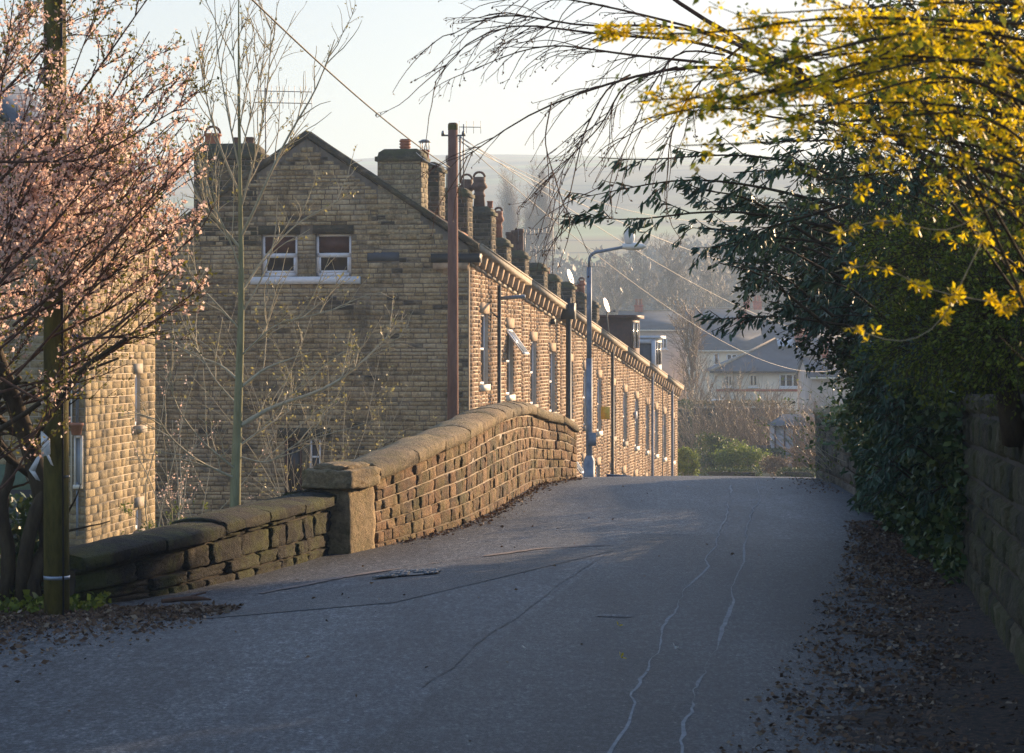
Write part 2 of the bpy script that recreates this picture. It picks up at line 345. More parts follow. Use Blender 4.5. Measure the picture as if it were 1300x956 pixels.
def hgt(X, Y):
    zr = zroad(Y) - .05
    low = np.where(Y < 60, np.interp(Y, [0, 17, 22, 60], [-.05, -.3, -1.9, -2.8]), np.interp(Y, [60, 105, 160, 260], [-2.8, -6.9, -8, -8]))
    low = np.minimum(low, np.where(Y < 260, zr + .3, zr))
    tl = ss(.25, 2.6, xl(Y) - X) * (Y < 260)
    z = zr * (1 - tl) + low * tl
    hi = np.interp(Y, [0, 30, 36, 50], [.9, .7, 0, 0])
    tr = ss(.3, 1.2, X - xr(Y)) * (Y < 60)
    z = z + tr * hi
    far = ss(280, 600, Y)
    z = z + far * (2.2 * np.sin(X * .009 + 1.2) * np.minimum(Y / 900, 1) + 1.8 * np.sin(X * .021 + Y * .006) * ss(900, 500, -Y + 1400) + X * .010)
    return z
def terrain(name, ys, xs_f, mat, kind='structure'):
    mb = MB(); ys = np.array(ys); nx = 141
    t = np.linspace(-1, 1, nx); V = []
    for Y in ys:
        hw = xs_f(Y); X = np.sign(t) * (np.abs(t) ** 2.2) * hw; V.append(np.stack([X, np.full(nx, Y), hgt(X, np.full(nx, Y))], -1))
    V = np.array(V); i = np.arange(len(ys) * nx).reshape(len(ys), nx)
    mb.add(V.reshape(-1, 3), np.stack([i[:-1, :-1], i[:-1, 1:], i[1:, 1:], i[1:, :-1]], -1).reshape(-1, 4))
    return tag(mb.build(name, mat, smooth=True), kind=kind)
ys = np.concatenate([np.arange(-30, 12, 3), np.arange(12, 60, .6), np.arange(60, 300, 4)])
o = terrain('ground', ys, lambda Y: 60 + max(Y, 0) * 1.2, M['ground']); tag(o, 'sloping ground of gardens and banks')
o = terrain('hills', np.concatenate([np.arange(296, 800, 12), np.arange(800, 1900, 25)]), lambda Y: 900 + 0 * Y, M['moor']); tag(o, 'hazy moorland hillside with fields and walls')

# road
mb = MB()
yy = np.concatenate([np.arange(-6, 30, .5), np.arange(30, 60, .4), np.arange(60, 160, 2)])
def roadf(U, W):
    Y = U; a = xl(Y) - .1 ; b = xr(Y) + .1; X = a + (b - a) * W
    return np.stack([X, Y, zroad(Y) + .03 * np.sin(np.pi * W) * (Y < 60)], -1)
mb.sheet(roadf, yy, np.linspace(0, 1, 13)); road = tag(mb.build('road', M['asphalt'], smooth=True), 'patched grey asphalt lane over the bridge crest', kind='structure')
def rz(X, Y):
    W = (X - xl(Y) + .1) / (xr(Y) - xl(Y) + .2); return zroad(Y) + .03 * np.sin(np.pi * np.clip(W, 0, 1)) * (Y < 60)
def ground_pt(px, py):
    Y = EYE * F / (py - HOR)
    return Xp(px, Y), Y
def ribbon(pts, w, name, mat, lift=.005, jit=0.0, seed=1):
    rng = rs(seed); q = np.array([ground_pt(*p) for p in pts]); t = np.linspace(0, len(q) - 1, 90); i = np.arange(len(q))
    X = np.interp(t, i, q[:, 0]); Y = np.interp(t, i, q[:, 1])
    if jit: X = X + np.convolve(rng.normal(size=len(X) + 6), np.ones(7) / 7, 'valid') * jit
    dx, dy = np.gradient(X), np.gradient(Y); L = np.hypot(dx, dy) + 1e-9; nx_, ny_ = -dy / L, dx / L
    ww = w * np.clip(.9 + 1.3 * np.convolve(rng.normal(size=len(X) + 4), np.ones(5) / 5, 'valid'), .12, 2.2)
    A = np.stack([X - nx_ * ww, Y - ny_ * ww], -1); B = np.stack([X + nx_ * ww, Y + ny_ * ww], -1)
    V = np.stack([np.c_[A, rz(A[:, 0], A[:, 1]) + lift], np.c_[B, rz(B[:, 0], B[:, 1]) + lift]], 1)
    k = np.arange(len(X) * 2).reshape(-1, 2); mb = MB()
    mb.add(V.reshape(-1, 3), np.stack([k[:-1, 0], k[:-1, 1], k[1:, 1], k[1:, 0]], -1)); ob = mb.build(name, mat, fix=True); ob.parent = road; return ob
ribbon([(770, 1000), (800, 910), (818, 866), (845, 812), (868, 770), (893, 725), (905, 700), (918, 660), (927, 630), (935, 609)], .008, 'sealed_crack', M['crack'], .006, .06, 3)
ribbon([(862, 1000), (878, 910), (890, 866), (905, 830), (925, 770), (940, 715), (953, 660), (961, 640), (962, 609)], .007, 'sealed_crack', M['crack'], .006, .06, 5)
ribbon([(330, 756), (440, 735), (560, 717), (690, 700), (780, 696)], .03, 'gritty_seam', M['pinkseam'], .007, .02, 7)
ribbon([(470, 730), (520, 722), (640, 706), (780, 700)], .003, 'dark_seam', M['asphalt2'], .005, .02, 8)
ribbon([(540, 880), (600, 828), (690, 764), (773, 705), (808, 683)], .003, 'dark_seam', M['asphalt2'], .005, .03, 9)
def patch(pts, name, mat, lift):
    q = np.array([ground_pt(*p) for p in pts]); mb = MB(); V = np.c_[q, rz(q[:, 0], q[:, 1]) + lift]
    a, b_, c_, d_ = V; us = np.linspace(0, 1, 16)
    mb.sheet(lambda U, W: (lambda XY: np.c_[XY, rz(XY[:, 0], XY[:, 1]) + lift])(((1 - U) * (1 - W))[:, None] * a[:2] + (U * (1 - W))[:, None] * b_[:2] + (U * W)[:, None] * c_[:2] + ((1 - U) * W)[:, None] * d_[:2]), us, us)
    ob = mb.build(name, mat, fix=True); ob.parent = road; return ob
patch([(400, 1010), (1290, 1010), (1075, 690), (805, 682)], 'newer_patch', M['asphalt2'], .004)
patch([(250, 790), (500, 770), (790, 701), (640, 708)], 'repair_patch', M['asphalt2'], .004)
patch([(757, 789), (800, 790), (802, 787), (760, 786)], 'worn_patch', M['asphalt3'], .009)
ribbon([(808, 683), (850, 682), (890, 683), (950, 684)], .014, 'worn_seam', M['asphalt3'], .008, .01, 12)

# ------------------------------------------------------------------ stones
def stones(mb, fmap, u0, u1, v0, v1, ch, sl, rng, openings=(), ulim=None, gap=.012, proud=(.012, .03), edge=.015, n=3, m=3, rough=.0, tl=(0, 1), course_jit=.15):
    v = v0; Q = []
    while v < v1 - .02:
        h = ch * (1 + rng.uniform(-course_jit, course_jit)); h = min(h, v1 - v)
        a, b = (u0, u1) if ulim is None else ulim(v + h)
        a = max(a, u0); b = min(b, u1); vc = v + h / 2
        iv = [(a, b)]
        for (p, q, r, s_) in openings:
            if r < vc < s_:
                nv = []
                for (x, y) in iv:
                    if q <= x or p >= y: nv.append((x, y)); continue
                    if x < p: nv.append((x, p))
                    if q < y: nv.append((q, y))
                iv = nv
        for (x, y) in iv:
            c = x - (0 if x > a + 1e-6 else rng.uniform(0, sl * .5))
            while c < y - .01:
                l = sl * rng.uniform(.55, 1.5); e = min(c + l, y)
                if y - e < sl * .35: e = y
                s0 = max(c, x)
                if e - s0 > .04: Q.append((s0 + gap / 2, e - gap / 2, v + gap / 2, v + h - gap / 2, rng.uniform(*proud), rng.uniform(*tl)))
                c = e
        v += h
    if not Q: return
    Q = np.array(Q); N = len(Q)
    def prof(k):
        if k == 3: return None
    # param positions: 0, edge, ..., 1-edge, 1
    L = Q[:, 1] - Q[:, 0]; H = Q[:, 3] - Q[:, 2]; ed = np.minimum(edge, np.minimum(L, H) * .3)
    iu = np.linspace(0, 1, n - 1); iv = np.linspace(0, 1, m - 1)
    U = np.concatenate([Q[:, :1], Q[:, :1] + ed[:, None] + (L - 2 * ed)[:, None] * iu, Q[:, 1:2]], 1)
    W = np.concatenate([Q[:, 2:3], Q[:, 2:3] + ed[:, None] + (H - 2 * ed)[:, None] * iv, Q[:, 3:4]], 1)
    nu, nv = U.shape[1], W.shape[1]
    UU = np.repeat(U[:, :, None], nv, 2); WW = np.repeat(W[:, None, :], nu, 1)
    D = np.zeros_like(UU) - .004; D[:, 1:-1, 1:-1] = Q[:, 4][:, None, None]
    if rough:
        D[:, 1:-1, 1:-1] += rng.normal(size=(N, nu - 2, nv - 2)) * rough
        UU = UU + rng.normal(size=UU.shape) * rough * .6; WW = WW + rng.normal(size=UU.shape) * rough * .6
        # tilt each stone a little
        D[:, 1:-1, 1:-1] += (rng.normal(size=N) * rough)[:, None, None] * np.linspace(-1, 1, nv - 2)[None, None, :]
    V = fmap(UU.ravel(), WW.ravel(), D.ravel())
    i = np.arange(nu * nv).reshape(nu, nv); fq = np.stack([i[:-1, :-1], i[1:, :-1], i[1:, 1:], i[:-1, 1:]], -1).reshape(-1, 4)
    Fq = (np.arange(N) * nu * nv)[:, None, None] + fq[None]
    mb.add(V, Fq.reshape(-1, 4), np.repeat(Q[:, 5], len(fq)))

# ------------------------------------------------------------------ terrace
TO = np.array([-1.06, 60.0]); TD = np.array([.184, .983]); TD /= np.linalg.norm(TD); TP = np.array([-TD[1], TD[0]])
def T(s, w_, z):
    s = np.asarray(s, float); w_ = np.asarray(w_, float); z = np.asarray(z, float) + 0 * s + 0 * w_
    return np.stack([TO[0] + s * TD[0] + w_ * TP[0] + 0 * z, TO[1] + s * TD[1] + w_ * TP[1] + 0 * z, z], -1)
def TM(V): return T(V[:, 0], V[:, 1], V[:, 2])
SL = .0938; EV = 4.55; W_ = 8.45; RG = 7.35
def eave(s): return EV - SL * s
def front(u, v, d): return T(u, -d, v)      # u along street, v = z, d outwards
def front_c(u, v, d): return T(u, -d, v - SL * u)   # courses kept level within a house, stepped per house
win_s = [1.8, 5.4, 9.1, 12.4, 15.8, 19, 22.1, 25.5, 28.6, 31.9, 35.1, 38, 40.8, 43.9]
cuts = [0, 7.2, 13.9, 20.6, 27.2, 33.6, 39.5, 45.6]
HL = ['stone end house of the terrace with gable wall facing the lane', 'terraced stone house next to the gable end house with an open casement',
      'terraced stone house behind the thick black soil pipe', 'terraced stone house directly behind the tall street lamp',
      'terraced stone house under the brown dormer', 'terraced stone house under the small white dormer', 'last terraced stone house at the low far end of the row']
def window_terrace(par, sc, z0, z1, wd=1.0, open_=False, lit=True, small=False):
    fr = MB(); a, b = sc - wd / 2, sc + wd / 2
    dp = .13
    fw = .07
    def bx(p, q, r, s_, d0, d1, mbx, tn=.5): mbx.box((p, -d1, r), (q, -d0, s_), tn, TM)
    for (p, q, r, s_) in ((a, a + fw, z0, z1), (b - fw, b, z0, z1), (a, b, z1 - fw, z1), (a, b, z0, z0 + fw), (a, b, (z0 + z1) / 2 - .03, (z0 + z1) / 2 + .03)):
        bx(p, q, r, s_, -dp, -dp + .05, fr)
    f = fr.build('window', M['white'], par)
    g = MB(); bx(a + .02, b - .02, z0 + .02, z1 - .02, -dp - .03, -dp + .01, g); g.build('pane', M['glass'], f)
    s_ = MB(); bx(a - .08, b + .08, z0 - .16, z0, -.1, .06, s_); s_.build('sill', M['cream' if (sc < 6 or 21 < sc < 24 or sc > 30) else 'gutter'], f)
    l = MB(); bx(a - .15, b + .15, z1, z1 + .26, -.1, .022, l); l.build('lintel', M['corbel'], f)
    if open_:
        c = MB(); zc = (z0 + z1) / 2 + .25; hh = .8; ww = b - a - .1; out = .5
        fr_ = [(0, .06, 0, hh), (ww - .06, ww, 0, hh), (0, ww, 0, .06), (0, ww, hh - .06, hh)]
        def MM(V):  # hinge at top, swings out at bottom
            k = (hh - V[:, 2]) / hh; return T(a + .05 + V[:, 0], .05 - out * k - V[:, 1], zc - .2 + V[:, 2] * .85 + .15)
        for (p, q, r, t_) in fr_: c.box((p, 0, r), (q, .04, t_), .5, MM)
        k = c.build('open_casement', M['white'], f)
        g2 = MB(); g2.box((.05, .01, .05), (ww - .05, .03, hh - .05), .5, MM); g2.build('casement_pane', M['skyglass'], k) if False else None
        g2.build('casement_pane', M['skyglass'], f)
    return f
rng = rs(11)
houses = []
for hi in range(7):
    s0, s1 = cuts[hi], cuts[hi + 1]
    base = T(s0, 0, hgt(*[np.array([v]) for v in T(s0, -.5, 0.)[:2]])[0])
    H = thing('terraced_house', HL[hi], 'house', tuple(base), 'terraced stone houses stepping down the hill'); houses.append(H)
    zb = base[2] - 2.5
    ops = []; wins = []
    for k in (2 * hi, 2 * hi + 1):
        sc = win_s[k]; top = 2.87 - SL * (sc - 1.8); 
        wins.append((sc, top - 1.86, top, k == 1, 1.0)); ops.append((sc - .5, sc + .5, top - 1.86, top))
        t2 = top - 1.86 - 1.15
        wins.append((sc - .3, t2 - 1.5, t2, k == 4, .9)); ops.append((sc - .75, sc + .15, t2 - 1.5, t2))
    # backing (mortar) wall with openings as recessed boxes: front skin pieces around openings
    wb = MB()
    def topz(s, w_): return np.where(w_ < W_ / 2, EV + (RG - EV) * w_ / (W_ / 2), EV + (RG - EV) * (W_ - w_) / (W_ / 2)) - SL * s - .12
    # solid body set back 0.3 m behind the front skin
    ring = [(.3, zb), (W_, zb), (W_, None), (W_ / 2, None), (.3, None)]
    A = [T(s0, w1, z1 if z1 is not None else float(topz(s0, w1))) for (w1, z1) in ring]
    B = [T(s1 - .002, w1, z1 if z1 is not None else float(topz(s1, w1))) for (w1, z1) in ring]
    nv = len(A); V = np.array(A + B)
    wb.V.append(V); bb = wb.n; wb.n += 2 * nv
    wb.F.append(np.array([[bb + i for i in range(nv)]])); wb.T.append(np.array([.5]))
    wb.F.append(np.array([[bb + nv + i for i in range(nv)][::-1]])); wb.T.append(np.array([.5]))
    wb.F.append(np.array([[bb + i, bb + nv + i, bb + nv + (i + 1) % nv, bb + (i + 1) % nv] for i in range(nv)])); wb.T.append(np.full(nv, .5))
    # front skin: vertical strips between window columns
    ed = [s0 + .001]
    us = sorted(set([s0, s1] + [x for o_ in ops for x in o_[:2]]))
    for p, q in zip(us[:-1], us[1:]):
        if q - p < .01: continue
        mid = (p + q) / 2; col = sorted([(o_[2], o_[3]) for o_ in ops if o_[0] - 1e-6 < mid < o_[1] + 1e-6]); zc = zb
        for (r, t_) in col + [(None, None)]:
            if r is None:
                Vh = [T(p, 0, zc), T(q, 0, zc), T(q, .3, zc), T(p, .3, zc), T(p, 0, eave(p) - .1), T(q, 0, eave(q) - .1), T(q, .3, eave(q) - .1), T(p, .3, eave(p) - .1)]
                wb.hexa(np.array(Vh)[[0, 3, 2, 1, 4, 7, 6, 5]])
            else:
                Vh = [T(p, 0, zc), T(q, 0, zc), T(q, .3, zc), T(p, .3, zc), T(p, 0, r), T(q, 0, r), T(q, .3, r), T(p, .3, r)]
                wb.hexa(np.array(Vh)[[0, 3, 2, 1, 4, 7, 6, 5]]); zc = t_
    wall = wb.build('wall', M['mortar'], H, fix=True)
    st = MB()
    ulim = lambda v, s0=s0, s1=s1: (s0, min(s1, (EV - .42 - v) / SL))
    stones(st, front, s0, s1, zb, EV - .4 - SL * s0, .108, .3, rng, ops + [(o_[0] - .15, o_[1] + .15, o_[3], o_[3] + .26) for o_ in ops] + [(o_[0] - .12, o_[1] + .12, o_[2] - .2, o_[2]) for o_ in ops], ulim, .02, (.012, .04), .02)
    st.build('facing_stone', M['terr'], wall)
    for (sc, za, zt, op, wd) in wins: window_terrace(H, sc, za, zt, wd, op)
    # corbels & eaves band & gutter
    sN = s0 + .25
    while sN < s1 - .3:
        e = eave(sN) - .12; cb = MB()
        cb.hexa(np.array([T(sN, .02, e - .34), T(sN + .26, .02, e - .34), T(sN + .26, -.15, e - .34), T(sN, -.15, e - .34), T(sN, .02, e), T(sN + .26, .02, e), T(sN + .26, -.24, e), T(sN, -.24, e)])); sN += .76
        cb.build('corbel', M['corbel'], wall, fix=True)
    def slopebox(mbx, a, b, w0, w1, d0, d1):
        mbx.hexa(np.array([T(a, w0, eave(a) + d0), T(b, w0, eave(b) + d0), T(b, w1, eave(b) + d0), T(a, w1, eave(a) + d0),
                           T(a, w0, eave(a) + d1), T(b, w0, eave(b) + d1), T(b, w1, eave(b) + d1), T(a, w1, eave(a) + d1)]))
    g = MB(); slopebox(g, s0, s1, .05, -.3, -.12, .02); slopebox(g, s0, s1, -.24, -.32, .02, .06); slopebox(g, s0, s1, .03, -.06, -.5, -.44); g.build('gutter', M['gutter'], H, fix=True)
    rf = MB()
    for sg in (0, 1):
        wE, wR = (-.22, W_ / 2) if sg == 0 else (W_ + .22, W_ / 2); zE = EV - .02 if sg == 0 else EV - .15
        a, b = s0 + (0 if hi else .0), s1
        Q = [T(a, wE, zE - SL * a), T(b, wE, zE - SL * b), T(b, wR, RG - SL * b), T(a, wR, RG - SL * a)]
        up = np.array([0, 0, .1]); rf.hexa(np.array([q for q in Q] + [q + up for q in Q]))
    roof = rf.build('roof', M['slate'], H, fix=True)
    rd = MB(); rd.hexa(np.array([T(s0, W_ / 2 - .14, RG + .06 - SL * s0), T(s1, W_ / 2 - .14, RG + .06 - SL * s1), T(s1, W_ / 2 + .14, RG + .06 - SL * s1), T(s0, W_ / 2 + .14, RG + .06 - SL * s0),
        T(s0, W_ / 2 - .05, RG + .18 - SL * s0), T(s1, W_ / 2 - .05, RG + .18 - SL * s1), T(s1, W_ / 2 + .05, RG + .18 - SL * s1), T(s0, W_ / 2 + .05, RG + .18 - SL * s0)])); rd.build('ridge_tile', M['slatefar'], roof, fix=True)

# gable face (end house)
H0 = houses[0]
def gab(u, v, d): return T(-d, u, v)
def gab_lim(v):
    if v < EV - .05: return (0, W_)
    k = (v - EV + .05) / (RG - EV) * W_ / 2; return (k + .1, W_ - k - .1)
gops = [(4.47, 5.42, 3.79, 4.88), (3.05, 3.99, 3.79, 4.88), (3.85, 4.81, -1.9, -.33)]
gb = MB()
def gx(s_): return zip(s_[:-1], s_[1:])
us = sorted(set([0.0, W_, W_ / 2, 1.0, 2.0, 7.0] + [x for o_ in gops for x in o_[:2]]))
def gtop(w_): return (EV + (RG - EV) * w_ / (W_ / 2) if w_ < W_ / 2 else EV + (RG - EV) * (W_ - w_) / (W_ / 2)) - .02
for p, q in gx(us):
    mid = (p + q) / 2; col = sorted([(o_[2], o_[3]) for o_ in gops if o_[0] < mid < o_[1]]); zc = -4.5
    for (r, t_) in col + [(None, None)]:
        za, zq = (gtop(p), gtop(q)) if r is None else (r, r)
        gb.hexa(np.array([T(-.25, p, zc), T(-.25, q, zc), T(-.002, q, zc), T(-.002, p, zc), T(-.25, p, za), T(-.25, q, zq), T(-.002, q, zq), T(-.002, p, za)])); zc = t_
gw = gb.build('gable_wall', M['mortard'], H0, fix=True)
def gabf(u, v, d): return T(-.25 - d, u, v)
st = MB(); lint = [(3.0, 5.5, 4.88, 5.1), (2.8, 5.7, 3.6, 3.79), (3.6, 5.0, -.33, -.1), (2.9 - 1.1, 2.62, 4.18, 4.4)]
stones(st, gabf, 0, W_, -4.4, RG, .118, .36, rs(5), gops + lint, gab_lim, .014, (.006, .03), .012, rough=.003, course_jit=.3)
st.build('facing_stone', M['gable'], gw)
def quoin(mbx, wa, wb_, za, zb_, d0, d1): mbx.box((-.25 - d1, wa, za), (-.25 - d0, wb_, zb_), .4, TM)
def gwin(wa, wb_, z0, z1, sill=True):
    f = MB(); fw = .07; zm = z0 + (z1 - z0) * .5; c0 = -.18
    for (p, q, r, s_) in ((wa, wa + fw, z0, z1), (wb_ - fw, wb_, z0, z1), (wa, wb_, z1 - .06, z1), (wa, wb_, z0, z0 + .1), (wa, wb_, zm - .05, zm + .06),
                          (wa + fw, wa + fw + .05, z0 + .1, zm - .05), (wb_ - fw - .05, wb_ - fw, z0 + .1, zm - .05), (wa + fw, wb_ - fw, z0 + .1, z0 + .16)):
        f.box((c0, p, r), (c0 + .05, q, s_), .5, TM)
    w1 = f.build('gable_window', M['white'], H0, fix=True)
    g = MB(); g.box((c0 + .02, wa + .02, z0 + .02), (c0 + .04, wb_ - .02, z1 - .02), .5, TM); g.build('pane', M['glass'], w1); return w1
for (wa_, wb2) in ((4.47, 5.42), (3.05, 3.99)):
    w1 = gwin(wa_, wb2, 3.79, 4.88); k = MB(); k.box((-.168, wa_ + .05, 4.42), (-.163, wb2 - .05, 4.84), .5, TM); k.build('blind', M['brown'], w1, fix=True)
s_ = MB(); quoin(s_, 2.8, 5.7, 3.6, 3.79, -.05, .09); s_.build('white_sill', M['white'], H0, fix=True)
for q_ in ((2.98, 4.05, 4.88, 5.1, -.1, .04), (4.4, 5.5, 4.88, 5.1, -.1, .04), (3.6, 5.0, -.33, -.08, -.1, .05)): s_ = MB(); quoin(s_, *q_); s_.build('lintel', M['chim'], H0, fix=True)
s_ = MB(); quoin(s_, 1.8, 2.62, 4.18, 4.4, -.05, .02); s_.build('wall_vent', M['slatefar'], H0, fix=True)
# lower gable window: brown half and white-framed half around a stone mullion
f = MB()
for (p, q, r, t_) in ((4.36, 4.42, -1.9, -.33), (4.75, 4.81, -1.9, -.33), (4.36, 4.81, -.42, -.33)): f.box((-.2, p, r), (-.14, q, t_), .5, TM)
w1 = f.build('lower_window', M['brown'], H0, fix=True); g = MB(); g.box((-.17, 4.38, -1.9), (-.15, 4.8, -.35), .5, TM); g.build('pane', M['glass'], w1)
f = MB(); f.box((-.24, 4.16, -1.9), (-.05, 4.355, -.33), .3, TM); f.build('mullion', M['chim'], H0, fix=True)
f = MB()
for (p, q, r, t_) in ((3.85, 3.91, -1.9, -.33), (4.1, 4.155, -1.9, -.33), (3.85, 4.155, -.4, -.33), (3.85, 4.155, -.85, -.8)): f.box((-.2, p, r), (-.14, q, t_), .5, TM)
w1 = f.build('lower_window', M['white'], H0, fix=True); g = MB(); g.box((-.17, 3.87, -1.9), (-.15, 4.14, -.35), .5, TM); g.build('pane', M['glass'], w1)
# gable copings, black eave band
c = MB()
for sg in (0, 1):
    wE, wR = (-.25, W_ / 2) if sg == 0 else (W_ + .25, W_ / 2)
    Q = [T(-.3, wE, EV - .12), T(.1, wE, EV - .12), T(.1, wR, RG + .02), T(-.3, wR, RG + .02)]
    c.hexa(np.array(Q + [q + np.array([0, 0, .17]) for q in Q]))
c.build('gable_coping', M['chim'], H0, fix=True)
c = MB(); c.box((-.36, -.3, EV - .42), (.0, .95, EV - .2), .5, TM); c.build('black_eave_band', M['black'], H0, fix=True)
c = MB(); c.box((-.3, .5, EV - .72), (-.24, .64, EV - .42), .5, TM); c.box((-.34, .0, EV - .6), (-.24, .9, EV - .43), .5, TM); c.build('eave_bracket', M['corbel'], H0, fix=True)
# skylight in the end roof
def on_roof(s, w_, up=0): return T(s, w_, EV + (RG - EV) * w_ / (W_ / 2) - SL * s + .1 + up)
for (hh, s_a) in ((H0, 1.6), (H0, 4.4)):
    k = MB(); Q = [on_roof(s_a, .6), on_roof(s_a + .9, .6), on_roof(s_a + .9, 1.7), on_roof(s_a, 1.7)]; k.hexa(np.array(Q + [q + np.array([.03, 0, .14]) for q in Q]))
    sk = k.build('skylight', M['terra'], hh, fix=True)
    k = MB(); Q = [on_roof(s_a + .1, .7, .145), on_roof(s_a + .8, .7, .145), on_roof(s_a + .8, 1.6, .145), on_roof(s_a + .1, 1.6, .145)]; k.hexa(np.array(Q + [q + np.array([0, 0, .01]) for q in Q])); k.build('pane', M['skyglass'], sk, fix=True)

# chimneys
def chimney(par, s, w0, w1, ds, ztop, mat, capmat, rng, zbase=None, cap=.28, over=.06):
    zb = zbase if zbase is not None else ztop - 3.2
    b_ = MB(); b_.box((s, w0, zb), (s + ds, w1, ztop), .5, TM); st_ = b_.build('chimney', M['mortard'], par, fix=True)
    m_ = MB()
    stones(m_, lambda u, v, d: T(s - d, u, v), w0, w1, zb, ztop, .13, .34, rng, proud=(.006, .022), gap=.014)
    stones(m_, lambda u, v, d: T(u, w0 - d, v), s, s + ds, zb, ztop, .13, .34, rng, proud=(.006, .022), gap=.014)
    m_.build('chimney_stone', mat, st_)
    k = MB(); lv = [(over, ztop), (over, ztop + cap * .35), (0, ztop + cap * .4), (-.02, ztop + cap * .7), (-.14, ztop + cap)]
    rings = []
    for (o_, z) in lv: rings.append([T(s - o_, w0 - o_, z), T(s + ds + o_, w0 - o_, z), T(s + ds + o_, w1 + o_, z), T(s - o_, w1 + o_, z)])
    V = np.array(rings).reshape(-1, 3); i = np.arange(len(lv) * 4).reshape(-1, 4); j = np.roll(i, -1, 1)
    k.add(V, np.stack([i[:-1], j[:-1], j[1:], i[1:]], -1).reshape(-1, 4)); k.add(V[-4:], [(0, 1, 2, 3)]); k.add(V[:4], [(3, 2, 1, 0)])
    k.build('cap', capmat, st_, fix=True); return st_
M['mosscap'] = stone('mossy_cap', [(.1, .085, .06), (.16, .14, .09), (.12, .1, .07)], .6, .6, sootthr=.5)
def pot(par, s, w_, z, h, r, kind, mat):
    c = T(s, w_, z); k = MB()
    if kind == 'rib':
        pr = [(0, 0), (r, 0)]
        for q in range(4): pr += [(r * 1.05, h * (q + .1) / 4), (r * 1.05, h * (q + .6) / 4), (r * .88, h * (q + .65) / 4), (r * .88, h * (q + .95) / 4)]
        pr += [(r, h), (r * .8, h), (r * .8, h * .7), (0, h * .7)]
    elif kind == 'louvre':
        pr = [(0, 0), (r * .9, 0), (r * .8, h * .35), (r * .95, h * .38), (r * .95, h * .42), (r * .75, h * .5), (r * .8, h * .58), (r * 1.25, h * .66), (r * 1.25, h * .72), (r * .9, h * .84), (r * .95, h * .88), (r * .95, h), (r * .7, h), (0, h * .9)]
    else:
        pr = [(0, 0), (r * 1.1, 0), (r * .95, h * .1), (r * .85, h * .8), (r * 1.05, h * .84), (r * 1.05, h * .95), (r * .95, h), (r * .75, h), (r * .75, h * .7), (0, h * .7)]
    k.lathe(c, pr, 14); p = k.build('pot', M[mat], par, smooth=False, fix=True)
    if kind == 'louvre' or kind == 'hood':
        a = np.linspace(0, np.pi, 11); q = MB()
        q.tubes(np.array([[c + np.array([math.cos(t) * r * .85, .0, h + math.sin(t) * r * .8]) for t in a]]), np.full((1, 11), .035), 6); q.build('hoop', M['terrad'], p)
    if kind == 'cage':
        q = MB()
        for t in range(6):
            a = t * np.pi / 3; x = c + np.array([math.cos(a) * r * .9, math.sin(a) * r * .9, h]); q.tube([x, x + np.array([0, 0, .22])], .012, 4)
        q.lathe(c + np.array([0, 0, h + .22]), [(0, .06), (r * .6, .05), (r * 1.3, 0), (r * 1.3, -.02), (0, 0)], 12); q.build('cowl', M['metal'], p)
    return p
rc = rs(21)
c1 = chimney(houses[0], -.252, 1.23, 2.36, .8, 6.72, M['chim1'], M['mosscap'], rc, cap=.32, zbase=4.6)
pot(c1, .1, 1.72, 7.0, .3, .14, 'rib', 'terra')
cl = chimney(houses[0], -.256, 5.54, 7.24, .75, 6.85, M['chim'], M['mosscap'], rc, cap=.4, over=.08, zbase=4.6)
pot(cl, .1, 6.85, 7.15, .38, .23, 'hood', 'terra'); pot(cl, .1, 6.2, 7.2, .22, .1, 'plain', 'terrad'); pot(cl, .1, 5.85, 7.2, .22, .13, 'plain', 'terrad')
# right edge px, s, top px y, width
def wx(px, s):      # w coordinate whose picture column is px at distance s
    k = (px - 650) / F; return (TO[0] + s * TD[0] - k * (TO[1] + s * TD[1])) / (k * TP[1] - TP[0])
CH = [(557, 2.6, 205, .95), (593, 5.6, 238, .9), (623, 8.8, 262, .95), (643, 11.2, 302, .8), (666, 14.3, 318, .95), (690, 17.7, 334, .95), (707, 20.4, 348, .85), (726, 23.6, 358, .95), (742, 26.4, 371, .85), (757, 29.3, 382, .9)]
chs = []
for (px, s, py, wd) in CH:
    w0 = wx(px, s); Yd = TO[1] + s; zt = Zp(py, Yd); par = houses[min(6, int(np.searchsorted(cuts, s, 'right')) - 1)]
    chs.append((chimney(par, s, w0, w0 + wd, .75, zt - .25, M['chim'], M['mosscap'], rc, cap=.27), s, w0, zt - .02, px))
pot(chs[0][0], 2.9, chs[0][2] + .45, chs[0][3], .38, .13, 'cage', 'terra')
pot(chs[1][0], 5.9, chs[1][2] + .55, chs[1][3], .95, .12, 'plain', 'buff')
q = MB(); q.tube([T(6.0, chs[1][2] + .4, chs[1][3]), T(6.0, chs[1][2] + .4, chs[1][3] + 1.2)], .05, 6); q.build('flue', M['metal'], chs[1][0])
pot(chs[2][0], 9.1, chs[2][2] + .4, chs[2][3], .9, .19, 'louvre', 'terrad'); pot(chs[2][0], 9.1, chs[2][2] + .08, chs[2][3], .2, .09, 'plain', 'terra'); 
pot(chs[2][0], 9.3, chs[2][2] + .82, chs[2][3], .85, .19, 'louvre', 'terrad')
pot(chs[3][0], 11.5, chs[3][2] + .3, chs[3][3], .85, .13, 'louvre', 'terra')
for d in (0, .17, .34): pot(chs[4][0], 14.6, chs[4][2] + .2 + d, chs[4][3], .72 - d * .3, .12, 'plain', 'terrad')
pot(chs[8][0], 26.7, chs[8][2] + .4, chs[8][3], .3, .17, 'plain', 'terra'); pot(chs[8][0], 26.7, chs[8][2] + .15, chs[8][3], .45, .12, 'louvre', 'terra')
